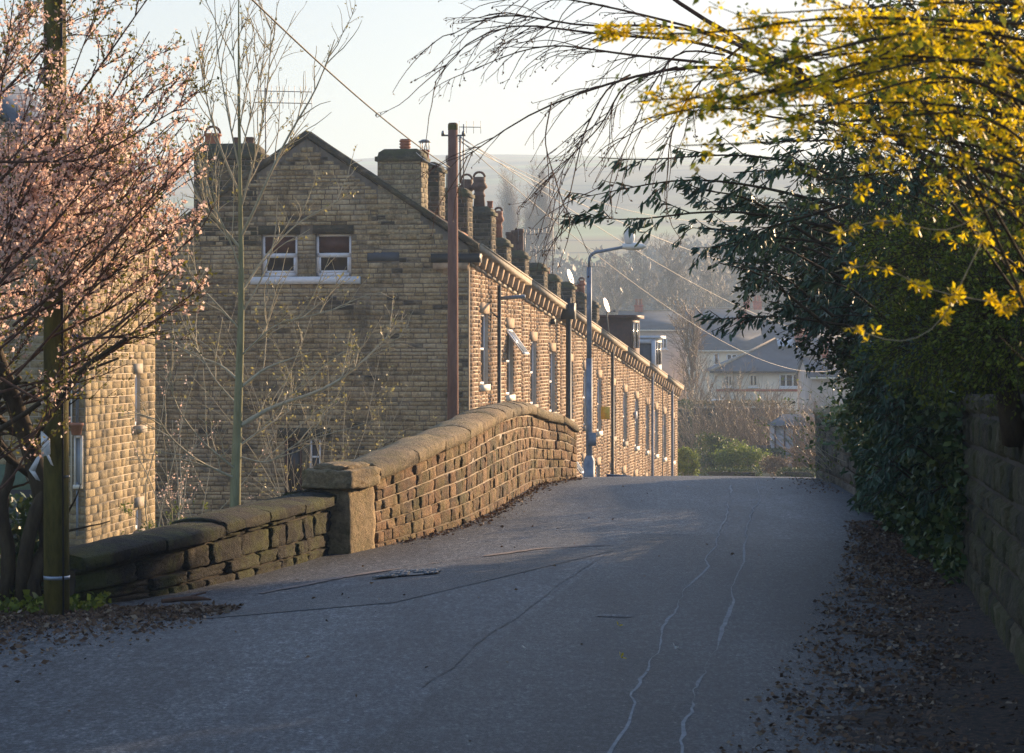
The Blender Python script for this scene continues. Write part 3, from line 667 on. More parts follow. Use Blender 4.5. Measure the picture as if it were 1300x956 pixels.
pot(chs[6][0], 20.7, chs[6][2] + .4, chs[6][3], .25, .12, 'plain', 'terra')
# dormers
def dormer(par, s0, s1, w0, w1, zb, zt, side, frontm, roofm, wincols):
    d = MB(); d.box((s0, w0, zb), (s1, w1, zt), .5, TM); dd = d.build('dormer', side, par, fix=True)
    r = MB(); r.box((s0 - .12, w0 - .2, zt), (s1 + .12, w1, zt + .12), .5, TM); r.build('dormer_roof', roofm, dd, fix=True)
    f = MB(); f.box((s0 + .05, w0 - .04, zb), (s1 - .05, w0 - .002, zt), .5, TM); f.build('dormer_front', frontm, dd, fix=True)
    f = MB()
    n_ = wincols; L = (s1 - s0 - .3) / n_
    for i_ in range(n_): f.box((s0 + .2 + i_ * L, w0 - .06, (zb + zt) / 2 - .3), (s0 + .1 + (i_ + 1) * L - .05, w0 - .045, zt - .15), .5, TM)
    f.build('dormer_window', M['glass'], dd, fix=True); return dd
sD = 30.8; dormer(houses[4], sD, sD + 2.5, wx(800, sD), wx(740, sD), eave(sD) - .2, Zp(404, TO[1] + sD), M['brown'], M['brown'], M['brown'], 2)
sD = 37.3; dormer(houses[5], sD, sD + 2.1, wx(831, sD), wx(798, sD), eave(sD) - .2, Zp(430, TO[1] + sD), M['slate'], M['white'], M['white'], 2)
w_a, w_b = wx(831, sD), wx(798, sD); k = MB(); k.box((sD - .08, w_a - .05, eave(sD) - .2), (sD - .01, w_a + .12, Zp(430.5, 97.3)), .5, TM); k.box((sD - .08, w_a + .125, Zp(436, 97.3)), (sD - .01, w_b, Zp(430.5, 97.3)), .5, TM); k.build('dormer_trim', M['white'], houses[5], fix=True)
# rainwater and soil pipes
def pipe(par, s, r, mat, z1=None, z0=-9, d=.16, name='downpipe'):
    k = MB(); z1 = eave(s) - .1 if z1 is None else z1
    k.tube([T(s, -d, z0), T(s, -d, z1)], r, 8); return k.build(name, M[mat], par, smooth=False)
zp = Zp(362, 62.7); p = pipe(houses[0], 2.85, .055, 'black', zp, d=.2, name='soil_pipe')
k = MB(); k.tube([T(2.85, -.2, zp - .35), T(2.85, -.9, zp - .3)], .05, 8); k.build('lamp_arm', M['bluegrey'], p)
k = MB(); k.tube([T(2.85, -.2, zp - .9), T(2.75, .0, zp - .7), T(2.6, -.02, zp - .8), T(2.6, -.02, zp - 1.3)], .02, 6); k.build('cable', M['black'], p)
p = pipe(houses[1], 13.7, .09, 'black', Zp(378, 73.5), d=.3, name='soil_pipe')
k = MB(); k.box((13.45, -.5, Zp(385, 73.5) - .5), (13.95, -.1, Zp(385, 73.5)), .5, TM); k.build('hopper', M['black'], p, fix=True)
pipe(houses[3], 24.3, .06, 'black'); pipe(houses[5], 35.6, .06, 'bluegrey'); pipe(houses[6], 42.4, .06, 'bluegrey'); pipe(houses[5], 38.9, .02, 'black')
k = MB(); k.tube([T(14.4, -.15, eave(14.4) - .3), T(14.4, -.15, eave(14.4) - .6), T(14.4, -.15, eave(14.4) - 1.3)], .03, 6); k.build('waste_pipe', M['metal'], houses[2])
k = MB(); k.box((31.0, -.12, Zp(531, 91)), (31.25, -.03, Zp(522, 91)), .5, TM); k.build('wall_box', M['white'], houses[4], fix=True)
k = MB(); k.box((12.0, -.14, Zp(412, 72)), (12.3, -.03, Zp(405, 72)), .5, TM); k.build('wall_vent', M['black'], houses[1], fix=True)

# aerials
def aerial(name, label, base, h, boom, n_el, dirv, mast_r=.018, el=.35, booms=1):
    A = thing(name, label, 'aerial', tuple(base), 'television aerials on the chimneys')
    k = MB(); k.tube([base, base + np.array([0, 0, h])], mast_r, 6); k.build('mast', M['metal'], A)
    dirv = np.array(dirv, float); dirv /= np.linalg.norm(dirv)
    for b_ in range(booms):
        top = base + np.array([0, 0, h - .08 - b_ * .3]); k = MB(); k.tube([top - dirv * boom * .2, top + dirv * boom * .8], .012, 5)
        bo = k.build('boom', M['metal'], A); q = MB()
        for i_ in range(n_el):
            c = top + dirv * boom * (-.2 + i_ / (n_el - 1)); q.tube([c - np.array([0, 0, el / 2]), c + np.array([0, 0, el / 2])], .007, 4)
        q.build('element', M['metal'], bo)
    return A
bz = T(.2, 5.45, 6.6); aerial('tv_aerial', 'twin boom aerial strapped beside the wide dark chimney left of the gable peak', bz, 2.1, 1.5, 11, (1, .2, .0), booms=2, el=.3)
aerial('tv_aerial', 'small aerial on the chimney with three clay pots', T(14.6, chs[4][2] + .05, chs[4][3] - .3), .9, 1.1, 9, (1, .4, .12))
aerial('tv_aerial', 'tall masted aerial on the chimney beyond the bridge lamp arm', T(20.7, chs[6][2] + .2, chs[6][3] - .3), 2.3, 1.2, 10, (1, .3, -.08))
aerial('tv_aerial', 'aerial on the last chimney before the brown dormer', T(29.6, chs[9][2] + .4, chs[9][3] - .3), 1.7, .9, 8, (1, .3, .0))
aerial('tv_aerial', 'low aerial on the chimney beside the clay pot cluster', T(17.9, chs[5][2] + .3, chs[5][3] - .3), .8, .8, 7, (1, .1, .05))
aerial('tv_aerial', 'thin aerial mast standing next to the telegraph pole top', T(5.7, chs[1][2] + .12, chs[1][3] - .2), 2.0, .6, 4, (1, .1, 0))
def dish(label, c, mast_base):
    A = thing('satellite_dish', label, 'satellite dish', tuple(mast_base), 'satellite dishes above the terrace roofs')
    k = MB(); k.tube([mast_base, np.array(c) + [.05, .1, -.35], np.array(c) + [.1, .1, 0]], .025, 6); k.build('mast', M['metal'], A)
    k = MB(); rr = np.linspace(0, 1, 6); prof = [(r_ * .3, r_ * r_ * .04) for r_ in rr] + [(r_ * .3, r_ * r_ * .04 - .02) for r_ in rr[::-1]]
    k.lathe(c, prof, 20, ax=(.9, -.28, .3)); d_ = k.build('reflector', M['plastic'], A, smooth=True)
    k = MB(); k.tube([np.array(c) + [0, 0, -.28], np.array(c) + [.3, -.2, -.2]], .015, 5); k.box(tuple(np.array(c) + [.27, -.25, -.24]), tuple(np.array(c) + [.35, -.15, -.15])); k.build('receiver_arm', M['metal'], A)
dish('white dish on the sooty chimney beside the steep aerial mast', P(723, 352, 84), T(23.9, chs[7][2] + .3, chs[7][3] - .3))
dish('white dish on a slim pole above the brown dormer', P(769, 388, 88), P(774, 432, 88))

# ------------------------------------------------------------------ left house
LO = np.array([-7.95, 44.0]); LD = np.array([.095, .9955]); LP = np.array([-LD[1], LD[0]])
def LT(s, w_, z):
    s = np.asarray(s, float); w_ = np.asarray(w_, float); z = np.asarray(z, float) + 0 * s + 0 * w_
    return np.stack([LO[0] + s * LD[0] + w_ * LP[0], LO[1] + s * LD[1] + w_ * LP[1], z], -1)
def LM(V): return LT(V[:, 0], V[:, 1], V[:, 2])
LH = thing('stone_house', 'stone house behind the pink blossom with a sunlit side wall', 'house', tuple(LT(0, 0, -2.5)))
LL = 5.3; LW = 9.0; LE = 5.0; LR = 8.4
def gpx(px):  # s on side wall for picture column
    k = (px - 650) / F; return (k * LO[1] - LO[0]) / (LD[0] - k * LD[1])
sw = [(gpx(171) , gpx(171) + .42, Zp(540, 48), Zp(474, 48)), (gpx(172), gpx(172) + .45, Zp(672, 48), Zp(643, 48))]
b_ = MB(); prof = [(0.25, -5), (LW, -5), (LW, LE), (LW / 2, LR), (0.25, LE + .15)]
A = [LT(.25, w_, z) for (w_, z) in prof]; b_.poly_prism(A, LT(LL, 0, 0) - LT(.25, 0, 0)); 
us = sorted([.0, LL] + [x for o_ in sw for x in o_[:2]])
for p_, q_ in zip(us[:-1], us[1:]):
    if q_ - p_ < .005: continue
    mid = (p_ + q_) / 2; zc = -5
    for (r, t_) in sorted([(o_[2], o_[3]) for o_ in sw if o_[0] < mid < o_[1]]) + [(LE, LE)]:
        b_.box((p_, 0, zc), (q_, .25, r), .5, LM); zc = t_
fo = [(wq0, wq1, z0, z1) for (wq0, wq1, z0, z1) in [(.05, .5, Zp(615, 44), Zp(548, 44)), (.35, .75, Zp(535, 44), Zp(430, 44)), (2.1, 3.4, 0.2, 2.2), (2.1, 3.6, -3, -1.2)]]
hw = b_.build('wall', M['mortar'], LH, fix=True)
fb = MB(); fb.poly_prism([LT(-.0, w_, z) for (w_, z) in [(0, -5), (LW, -5), (LW, LE), (LW / 2, LR), (0, LE)]], LT(.24, 0, 0) - LT(0, 0, 0)); fb.build('front_wall', M['mortar'], LH, fix=True)
m_ = MB(); rl = rs(8)
stones(m_, lambda u, v, d: LT(u, -d, v), 0, LL, -4.5, LE, .15, .5, rl, sw, None, .009, (.004, .012), .005, course_jit=.1)
stones(m_, lambda u, v, d: LT(-d, u, v), 0, LW, -4.5, LR, .15, .5, rl, [], lambda v: (0, LW) if v < LE else ((v - LE) / (LR - LE) * LW / 2 + .1, LW - (v - LE) / (LR - LE) * LW / 2 - .1), .012, (.008, .022), .012, course_jit=.1)
m_.build('facing_stone', M['lhouse'], hw)
r = MB()
for sg in (0, 1):
    wE, wR = (-.3, LW / 2) if sg == 0 else (LW + .3, LW / 2)
    Q = [LT(-.3, wE, LE - .15), LT(LL + .2, wE, LE - .15), LT(LL + .2, wR, LR + .1), LT(-.3, wR, LR + .1)]; r.hexa(np.array(Q + [q + np.array([0, 0, .12]) for q in Q]))
r.build('roof', M['slate'], LH, fix=True)
ch = MB(); ch.box((2.2, -.05, 4.8), (3.2, .9, Zp(165, 46)), .5, LM); ck = ch.build('chimney', M['chim1'], LH, fix=True)
k = MB(); k.lathe(LT(2.7, .4, Zp(165, 46)), [(0, 0), (.16, 0), (.13, .5), (.17, .55), (.12, .6), (0, .5)], 12); k.build('pot', M['terra'], ck)
for i_, o_ in enumerate(sw):
    f = MB(); f.box((o_[0], .06, o_[2]), (o_[0] + .07, .12, o_[3]), .5, LM); f.box((o_[1] - .07, .06, o_[2]), (o_[1], .12, o_[3]), .5, LM); f.box((o_[0], .06, o_[3] - .08), (o_[1], .12, o_[3]), .5, LM); f.box((o_[0], .06, o_[2]), (o_[1], .12, o_[2] + .08), .5, LM)
    w1 = f.build('window', M['white'], LH, fix=True); g = MB(); g.box((o_[0] + .02, .1, o_[2] + .02), (o_[1] - .02, .14, o_[3] - .02), .5, LM); g.build('pane', M['glass'], w1)
    g = MB(); g.box((o_[0] - .1, -.12, o_[2] - .14), (o_[1] + .12, .05, o_[2]), .5, LM); g.build('sill', M['gutter'], w1, fix=True)
    g = MB(); g.box((o_[0] - .1, -.035, o_[3]), (o_[1] + .12, .05, o_[3] + .2), .5, LM); g.build('lintel', M['gutter'], w1, fix=True)
def lw(px): return (LO[0] - (px - 650) / F * LO[1]) / ((px - 650) / F * LP[1] - LP[0])
def fbx(mbx, x0, x1, y0, y1, d0, d1): 
    a_, b_ = lw(x1), lw(x0); mbx.box((-d1, a_, Zp(y1, 44)), (-d0, b_, Zp(y0, 44)), .5, LM)
k = MB(); fbx(k, 85, 92, 438, 545, .03, .06); fbx(k, 83, 107, 425, 440, .03, .3); k.build('blue_door_panel', M['navy'], LH, fix=True)
k = MB(); fbx(k, 98, 101, 440, 538, .05, .1); fbx(k, 98.5, 100.5, 612, 680, .05, .1); k.build('downpipe', M['bluegrey'], LH, fix=True)
k = MB(); fbx(k, 91.5, 93, 440, 640, .05, .1); k.build('downpipe', M['cream'], LH, fix=True)
k = MB(); fbx(k, -60, 96, 542.5, 545, .05, .1); k.build('wall_rail', M['bluegrey'], LH, fix=True)
f = MB(); fbx(f, 96, 98, 553, 618, .05, .12); fbx(f, 104, 106.5, 553, 618, .05, .12); fbx(f, 96, 106, 615, 620, .03, .2); fbx(f, 96, 106, 553, 556, .05, .12); w1 = f.build('window', M['cream'], LH, fix=True)
k = MB(); fbx(k, 97, 105, 555, 616, .04, .07); k.build('pane', M['skyglass'], w1, fix=True)
f = MB(); fbx(f, -5, 42, 590, 650, .03, .05); f.build('green_panel', plain('faded_green_paint', (.07, .12, .07), .7), LH, fix=True)
f = MB(); fbx(f, -5, 84, 622, 700, .05, .07); f.build('dark_opening', M['black'], LH, fix=True)
c = LT(-.35, lw(103.5), Zp(552, 43.7)); A = thing('flower_pot', 'terracotta pot fixed at the sunlit corner of the stone house', 'pot', tuple(c))
k = MB(); k.lathe(c, [(0, 0), (.09, 0), (.12, .17), (.14, .17), (.14, .22), (.12, .22), (.11, .19), (0, .19)], 14); k.build('rim_and_body', M['terra'], A)

# ------------------------------------------------------------------ bridge parapet
PB = np.array([(-1.33, 22.75), (-.926, 24.15), (-.556, 25.7), (-.32, 27.4), (-.11, 29.2), (.07, 31.1), (.30, 33.3), (.56, 34.7), (.80, 35.3), (.98, 36.2)])
def smooth_path(Pt, n=160):
    d = np.r_[0, np.cumsum(np.hypot(*np.diff(Pt, axis=0).T))]; u = np.linspace(0, d[-1], n)
    X = np.interp(u, d, Pt[:, 0]); Y = np.interp(u, d, Pt[:, 1]); k = 13; ker = np.ones(k) / k
    Xs = np.convolve(np.pad(X, k // 2, mode='reflect', reflect_type='odd'), ker, 'valid'); Ys = np.convolve(np.pad(Y, k // 2, mode='reflect', reflect_type='odd'), ker, 'valid')
    dd = np.r_[0, np.cumsum(np.hypot(np.diff(Xs), np.diff(Ys)))]; return dd, Xs, Ys
class Path:
    def __init__(s, Pt, side=1):
        s.d, s.X, s.Y = smooth_path(np.array(Pt, float)); s.L = s.d[-1]; s.tx, s.ty = np.gradient(s.X), np.gradient(s.Y); l = np.hypot(s.tx, s.ty); s.nx, s.ny = s.ty / l * side, -s.tx / l * side
    def at(s, u, off):
        x = np.interp(u, s.d, s.X); y = np.interp(u, s.d, s.Y); nx_ = np.interp(u, s.d, s.nx); ny_ = np.interp(u, s.d, s.ny)
        e = np.clip(u - s.L, 0, None) + np.clip(u, None, 0); ax = np.where(u > s.L, s.X[-1] - s.X[-2], s.X[1] - s.X[0]); ay = np.where(u > s.L, s.Y[-1] - s.Y[-2], s.Y[1] - s.Y[0]); l = np.hypot(ax, ay)
        return x + nx_ * off + e * ax / l, y + ny_ * off + e * ay / l
pp = Path(PB)
ptop_Y = [22.4, 23, 25, 26.8, 28.5, 31.1, 33, 35.2, 38]; ptop_Z = [.64, .67, .86, .96, 1.04, 1.05, 1.0, .82, .3]   # underside of the coping
def mk_wallmap(path, topf, botf):
    def f(u, v, d):   # v in 0..1 between base and coping underside
        x, y = path.at(u, d); x0, y0 = path.at(u, 0); zt = topf(y0); zb = botf(y0)
        return np.stack([x, y, zb + (zt - zb) * v], -1)
    return f
ptf = lambda y: np.interp(y, ptop_Y, ptop_Z)
pbf = lambda y: zroad(y) - .06 + 0 * y
fm = mk_wallmap(pp, ptf, pbf)
PW = thing('bridge_parapet', 'curved stone bridge parapet with sunlit rounded coping stones', 'wall', (-1.33, 22.8, 0))
def wall_core(path, f, thick, mat, parent, u0=0, u1=None, name='mortar_core', side_lo=0):
    u1 = path.L if u1 is None else u1; k = MB(); us = np.linspace(u0, u1, 60)
    ring = [(0, side_lo), (1, side_lo), (1, -thick), (0, -thick)]; V = []
    for (v, d) in ring: V.append(f(us, np.full(60, float(v)), np.full(60, float(d))))
    V = np.array(V).transpose(1, 0, 2); i = np.arange(240).reshape(60, 4); j = np.roll(i, -1, 1)
    k.add(V.reshape(-1, 3), np.stack([i[:-1], j[:-1], j[1:], i[1:]], -1).reshape(-1, 4)); k.add(V[0], [(0, 1, 2, 3)]); k.add(V[-1], [(3, 2, 1, 0)])
    return k.build(name, mat, parent, fix=True)
wall_core(pp, fm, .36, M['pmortar'], PW)
m_ = MB()
stones(m_, fm, 0, pp.L, 0, 1, 1 / 7.0, .3, rs(31), (), None, .013, (.006, .028), .006, n=7, m=5, rough=.0035, course_jit=.16)
m_.build('parapet_stone', M['parapet'], PW)
# coping: one rounded block after another
def coping(path, topf, u0, u1, lens, w_in, w_out, th, mat, parent, rng, gap=.022):
    k = MB(); u = u0
    while u < u1 - .05:
        l = lens * rng.uniform(.85, 1.15); e = min(u + l, u1)
        prof = [(w_in, -.0), (w_in + .006, th * .35), (w_in, th * .68), (w_in - .025, th * .8), (-.03, th * .98), (-.15, th * 1.1), (-.28, th * .98), (-w_out + .03, th * .8), (-w_out, th * .65), (-w_out, 0)]
        prof = [(a_, b_) for a_, b_ in prof]; us = np.linspace(u + gap / 2, e - gap / 2, 6); us[1] = us[0] + .015; us[4] = us[5] - .015; rr = rng.normal(size=3) * .009; V = []
        for i_, uu in enumerate(us):
            ins = .012 if i_ in (0, 5) else 0
            a_ = np.array(prof); x, y = path.at(np.full(len(a_), uu), a_[:, 0] * (1 - ins) + rng.normal(size=len(a_)) * .004); x0, y0 = path.at(np.full(len(a_), uu), 0)
            V.append(np.stack([x, y, topf(y0) + a_[:, 1] * (1 - ins * 2) + rr[0] + rng.normal(size=len(a_)) * .003], -1))
        V = np.array(V); n_ = len(prof); i = np.arange(6 * n_).reshape(6, n_); j = np.roll(i, -1, 1); t = rng.rand()
        k.add(V.reshape(-1, 3), np.stack([i[:-1], j[:-1], j[1:], i[1:]], -1).reshape(-1, 4), t); k.add(V[0], [tuple(range(n_))], t); k.add(V[-1], [tuple(range(n_))[::-1]], t)
        u = e
    return k.build('coping', mat, parent, fix=True)
coping(pp, ptf, .02, pp.L, 1.05, .055, .44, .15, M['coping'], PW, rs(4))
# gate-pier at the near end
tdir = np.array([.30, .954]); tn = np.array([.954, -.30])
A0 = np.array([-1.31, 22.72])   # corner nearest the road at the parapet end
def pier(V):   # local x along wall (towards camera), y away from road, z
    return np.stack([A0[0] - tdir[0] * V[:, 0] - tn[0] * V[:, 1] , A0[1] - tdir[1] * V[:, 0] - tn[1] * V[:, 1], V[:, 2]], -1)
def rough_block(mb, a, b, M_, rng, n=7, amp=.012, bev=.03, tone=.5):
    # box surface subdivided with rounded edges and noise
    a = np.array(a, float); b = np.array(b, float); faces = []; c = (a + b) / 2; h = (b - a) / 2
    t = np.linspace(-1, 1, n)
    lut = {}
    V = []; Fq = []
    def vid(i, j, k_):
        key = (i, j, k_)
        if key not in lut:
            p = np.array([t[i], t[j], t[k_]]) * h; q = np.clip(p, -(h - bev), h - bev); d = p - q; l = np.linalg.norm(d)
            if l > 1e-9: p = q + d / l * min(l, bev)
            lut[key] = len(V); V.append(c + p + rng.normal(size=3) * amp)
        return lut[key]
    for i in range(n - 1):
        for j in range(n - 1):
            for (f_) in (lambda x, y, z=0: (x, y, 0), lambda x, y: (x, y, n - 1), lambda x, y: (x, 0, y), lambda x, y: (x, n - 1, y), lambda x, y: (0, x, y), lambda x, y: (n - 1, x, y)):
                Fq.append([vid(*f_(i, j)), vid(*f_(i + 1, j)), vid(*f_(i + 1, j + 1)), vid(*f_(i, j + 1))])
    V = np.array(V); mb.add(M_(V) if M_ else V, Fq, tone)
k = MB(); rough_block(k, (-.0, -.0, -.1), (.72, .36, .6), pier, rs(3), 9, .006, .02, .2); pr_ = k.build('pillar', M['coping'], PW, fix=True)
k = MB(); rough_block(k, (-.02, -.05, .6), (.80, .44, .79), pier, rs(5), 9, .006, .025, .5); rough_block(k, (.06, .02, .775), (.72, .37, .84), pier, rs(6), 7, .006, .05, .5); k.build('pillar_cap', M['coping'], pr_, fix=True)
# low wall running down from the pier
lp = Path([(-3.24, 17.5), (-2.79, 18.2), (-2.3, 19.6), (-1.95, 20.9), (-1.72, 22.0)])
ltf = lambda y: np.interp(y, [17.5, 18.2, 20, 22.2], [.27, .35, .43, .48]); lbf = lambda y: 0 * y - .06
LWL = thing('low_stone_wall', 'low dark mossy rubble wall of big blocks beside the pier', 'wall', (-2.6, 18.6, 0))
fl = mk_wallmap(lp, ltf, lbf); wall_core(lp, fl, .35, M['soil'], LWL)
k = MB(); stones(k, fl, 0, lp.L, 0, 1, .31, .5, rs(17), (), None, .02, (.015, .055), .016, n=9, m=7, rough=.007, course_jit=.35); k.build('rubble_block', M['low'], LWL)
coping(lp, ltf, 0, lp.L, .95, .09, .42, .11, M['low'], LWL, rs(14), .03)
# right parapet and garden wall
rp = Path([(4.28, 27.0), (4.45, 29.5), (4.6, 33), (4.8, 37.2)], side=-1)
RP = thing('bridge_parapet', 'shaded stone parapet across the lane with pale weathered top', 'wall', (4.5, 30, 0))
rtf = lambda y: np.interp(y, [27, 30.5, 37.5], [.76, .78, .93]); fr2 = mk_wallmap(rp, rtf, pbf)
wall_core(rp, fr2, .4, M['mortard'], RP)
k = MB(); stones(k, fr2, 0, rp.L, 0, 1, 1 / 5., .4, rs(33), (), None, .014, (.012, .035), .015, n=6, m=5, rough=.005); k.build('parapet_stone', M['rparapet'], RP)
coping(rp, rtf, 0, rp.L, 1.1, .06, .5, .11, M['coping'], RP, rs(41))
gp = Path([(.6, -5), (1.9, 5.2), (3.03, 14.0), (3.67, 19.0), (4.05, 23), (4.3, 27.2)], side=-1)
GW = thing('garden_wall', 'tall shadowy retaining wall of large blocks under the hedge', 'wall', (3.0, 14, 0))
gtf = lambda y: np.interp(y, [-5, 14, 19, 23, 27.5], [1.7, 1.64, 1.55, 1.25, .95]); fg = mk_wallmap(gp, gtf, lambda y: 0 * y - .06)
wall_core(gp, fg, .4, M['soil'], GW)
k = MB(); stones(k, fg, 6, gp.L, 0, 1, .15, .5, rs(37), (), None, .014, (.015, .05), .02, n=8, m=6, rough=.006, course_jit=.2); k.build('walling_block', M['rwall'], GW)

# ------------------------------------------------------------------ posts, lamps, wires
TPo = P(575, 157, 45); tb = hgt(np.array([TPo[0]]), np.array([45.]))[0]
A = thing('telegraph_pole', 'tall reddish brown telegraph pole behind the parapet and in front of the gable', 'telegraph pole', (TPo[0], 45, tb))
k = MB(); k.tube([(TPo[0], 45, tb - .3), (TPo[0], 45, TPo[2])], [.115, .092], 14); pl = k.build('shaft', M['pole'], A, smooth=False)
k = MB(); k.lathe((TPo[0], 45, TPo[2] - .12), [(.095, 0), (.095, .1), (.07, .135), (0, .14)], 14); k.build('mossy_cap', M['greenl'] if False else M['mosspole'], pl)
k = MB(); z_ = Zp(172, 45); k.tube([(TPo[0] - .22, 45, z_), (TPo[0] + .24, 45, z_)], .018, 6)
k.lathe((TPo[0] + .2, 45, z_), [(0, 0), (.035, .0), (.03, .06), (.015, .09), (0, .09)], 8); k.lathe((TPo[0] - .19, 45, z_), [(0, 0), (.035, .0), (.03, .06), (.015, .09), (0, .09)], 8)
k.tube([(TPo[0] + .14, 44.95, z_), (TPo[0] + .14, 44.95, Zp(232, 45))], .02, 6); k.build('bracket', M['metal'], A)
def wire(name, label, a, b, sag, r, mat, group=None):
    t = np.linspace(0, 1, 40)[:, None]; Pt = a * (1 - t) + b * t; Pt[:, 2] -= sag * 4 * (t * (1 - t))[:, 0]
    k = MB(); k.tube(Pt, r, 5); o_ = k.build(name, M[mat], origin=a); return tag(o_, label, 'cable', group)
top = P(578, 174, 45); far_ = P(1075, 422, 175)
wire('overhead_cable', 'dark cable crossing the sky from above the gable to the telegraph pole', P(250, -70, 22), P(573, 214, 45), .15, .011, 'wire', 'cables from the telegraph pole')
wire('overhead_cable', 'upper of two pale cables falling from the telegraph pole over the far roofs', P(582, 172, 45), P(1090, 425, 170), 1.3, .008, 'wirel', 'cables from the telegraph pole')
wire('overhead_cable', 'lower of two pale cables falling from the telegraph pole over the far roofs', P(582, 176, 45), P(1100, 450, 170), 2.6, .008, 'wirel', 'cables from the telegraph pole')
wire('overhead_cable', 'thin cable from the telegraph pole running level into the evergreen', P(582, 174, 45), P(1010, 268, 60), .8, .006, 'wirel', 'cables from the telegraph pole')
wire('overhead_cable', 'thin cable sloping from the telegraph pole behind the laurel', P(582, 179, 45), P(1060, 360, 90), .6, .008, 'wirel', 'cables from the telegraph pole')
wire('overhead_cable', 'thin cable from the telegraph pole to the far end of the gutter', P(572, 213, 45), T(.3, 1.5, 7.0), .1, .008, 'wirel', 'cables from the telegraph pole')
# near pole
np_ = P(72, 763, 16.9); npx = np_[0]
A = thing('wooden_pole', 'thick mossy green wooden pole rising out of frame among pink blossom', 'pole', (npx, 16.9, 0))
k = MB(); k.tube([(npx + .0, 16.9, -.1), (npx - .005, 16.9, 1.5), (npx - .02, 16.9, 6.2)], [.092, .088, .074], 18); k.build('shaft', M['mosspole'], A, smooth=False)
k = MB(); k.lathe((npx, 16.9, Zp(735, 16.9)), [(.09, 0), (.0945, .0), (.0945, .025), (.09, .025)], 18); k.build('white_band', M['steel'], A)
rp_ = rs(4)
for z_ in (1.0, 1.75, 2.5, 3.3): k = MB(); a_ = rp_.uniform(-2.6, -.6); k.tube([(npx + .085 * math.cos(a_), 16.9 + .085 * math.sin(a_), z_), (npx + .13 * math.cos(a_), 16.9 + .13 * math.sin(a_), z_ + .004)], .009, 6); k.build('bolt', M['metal'], A)
k = MB(); k.tube([(npx + .06, 16.83, .0), (npx + .055, 16.83, 2.2), (npx + .045, 16.84, 5.5)], .008, 5); k.build('earth_wire', M['wire'], A)
k = MB(); pk = P(57, 580, 16.75)
for (a_, b_, c_, d_) in (((-.03, 0, .19), (.04, -.03, .13), (.05, -.06, .02), (-.02, -.02, .0)), ((-.02, -.02, .02), (-.05, -.04, .0), (-.1, -.07, -.09), (-.06, -.05, -.1)), ((.0, -.03, .04), (.03, -.03, .03), (.075, -.08, -.06), (.06, -.09, -.05)), ((-.1, -.07, -.09), (-.06, -.05, -.1), (-.03, -.02, -.17), (-.06, -.02, -.16))):
    k.hexa(np.array([pk + np.array(v) for v in (a_, b_, c_, d_)] + [pk + np.array(v) + [0, .006, .0] for v in (a_, b_, c_, d_)]))
tag(k.build('torn_plastic', M['plastic'], origin=pk, fix=True), 'scrap of torn pale plastic caught on the mossy pole', 'litter')
def lamp(name, label, px, ptop, Y, hx, headL, zbase, r, poly, group='street lamps down the lane', glare=False):
    x = Xp(px, Y); zt = Zp(ptop, Y); A = thing(name, label, 'street lamp', (x, Y, zbase), group)
    k = MB(); k.tube([(x, Y, zbase - .2), (x, Y, zbase + .62)], r * 1.7, 12); k.lathe((x, Y, zbase + .62), [(r * 1.7, 0), (r * 1.5, .06), (r, .14)], 12); k.build('base_box', M['bluegrey'], A)
    k = MB(); k.tube([(x, Y, zbase), (x, Y, zbase + (zt - zbase) * .55)], r, 12); k.tube([(x, Y, zbase + (zt - zbase) * .55), (x, Y, zt - .35)], r * .8, 12); k.build('pole', M['bluegrey'], A, smooth=False)
    k = MB(); R_ = .2; xs = [(x, zt - .4)] + [(x + R_ * (1 - math.cos(a)), zt - R_ + R_ * math.sin(a)) for a in np.linspace(0, np.pi / 2 - .12, 7)] + [(x + hx, zt + .12)]
    k.tube([(a_, Y, b_) for a_, b_ in xs], r * .5, 8); k.build('arm', M['bluegrey'], A)
    k = MB(); x1 = x + hx - .05; z1 = zt + .12
    V = []
    for (t, wy, up, dn) in ((0, .07, .07, .05), (.2, .1, .1, .07), (.5, .13, .1, .09), (.85, .11, .06, .08), (1, .04, .01, .03)):
        for a in np.linspace(0, 2 * np.pi, 12, endpoint=False): V.append((x1 + t * headL, Y + math.cos(a) * wy, z1 + t * .02 + (math.sin(a) * (up if math.sin(a) > 0 else dn))))
    V = np.array(V); i = np.arange(60).reshape(5, 12); j = np.roll(i, -1, 1); k.add(V, np.stack([i[:-1], j[:-1], j[1:], i[1:]], -1).reshape(-1, 4)); k.add(V[:12], [tuple(range(12))]); k.add(V[-12:], [tuple(range(12))[::-1]])
    hd = k.build('lamp_head', M['plastic'], A, fix=True)
    if glare:
        k = MB(); k.lathe((x1 + headL * .3, Y, z1 + .08), [(.1, 0), (.13, .1), (.12, .25), (.07, .36), (0, .38)], 12); k.build('glare_dome', M['plastic'], hd, smooth=True)  # pale dome built in place of the white glare above the head
    return A
LA = lamp('street_lamp', 'tall blue grey street lamp arching over the lane beyond the bridge', 748, 320, 55, .82, .55, -1.3, .075, None, glare=True)
lx = Xp(748, 55); k = MB(); k.box((lx - .02, 54.85, Zp(566, 55)), (lx + .16, 54.9, Zp(549, 55))); k.build('sign_plate', M['bluegrey'], LA, fix=True)
lamp('street_lamp', 'slender pale street lamp standing among the gardens in the valley', 887, 511, 155, .9, .85, -7.2, .07, None)
k = MB(); yb = T(20.2, -.35, Zp(532, 80)); k.box(tuple(yb), tuple(yb + [.3, .05, .42])); k.box(tuple(yb + [.1, -.01, .18]), tuple(yb + [.2, -.002, .25])); tag(k.build('yellow_sign', M['yellow'], origin=yb, fix=True), 'small yellow notice plate on the terrace front beside the lamp', 'sign')
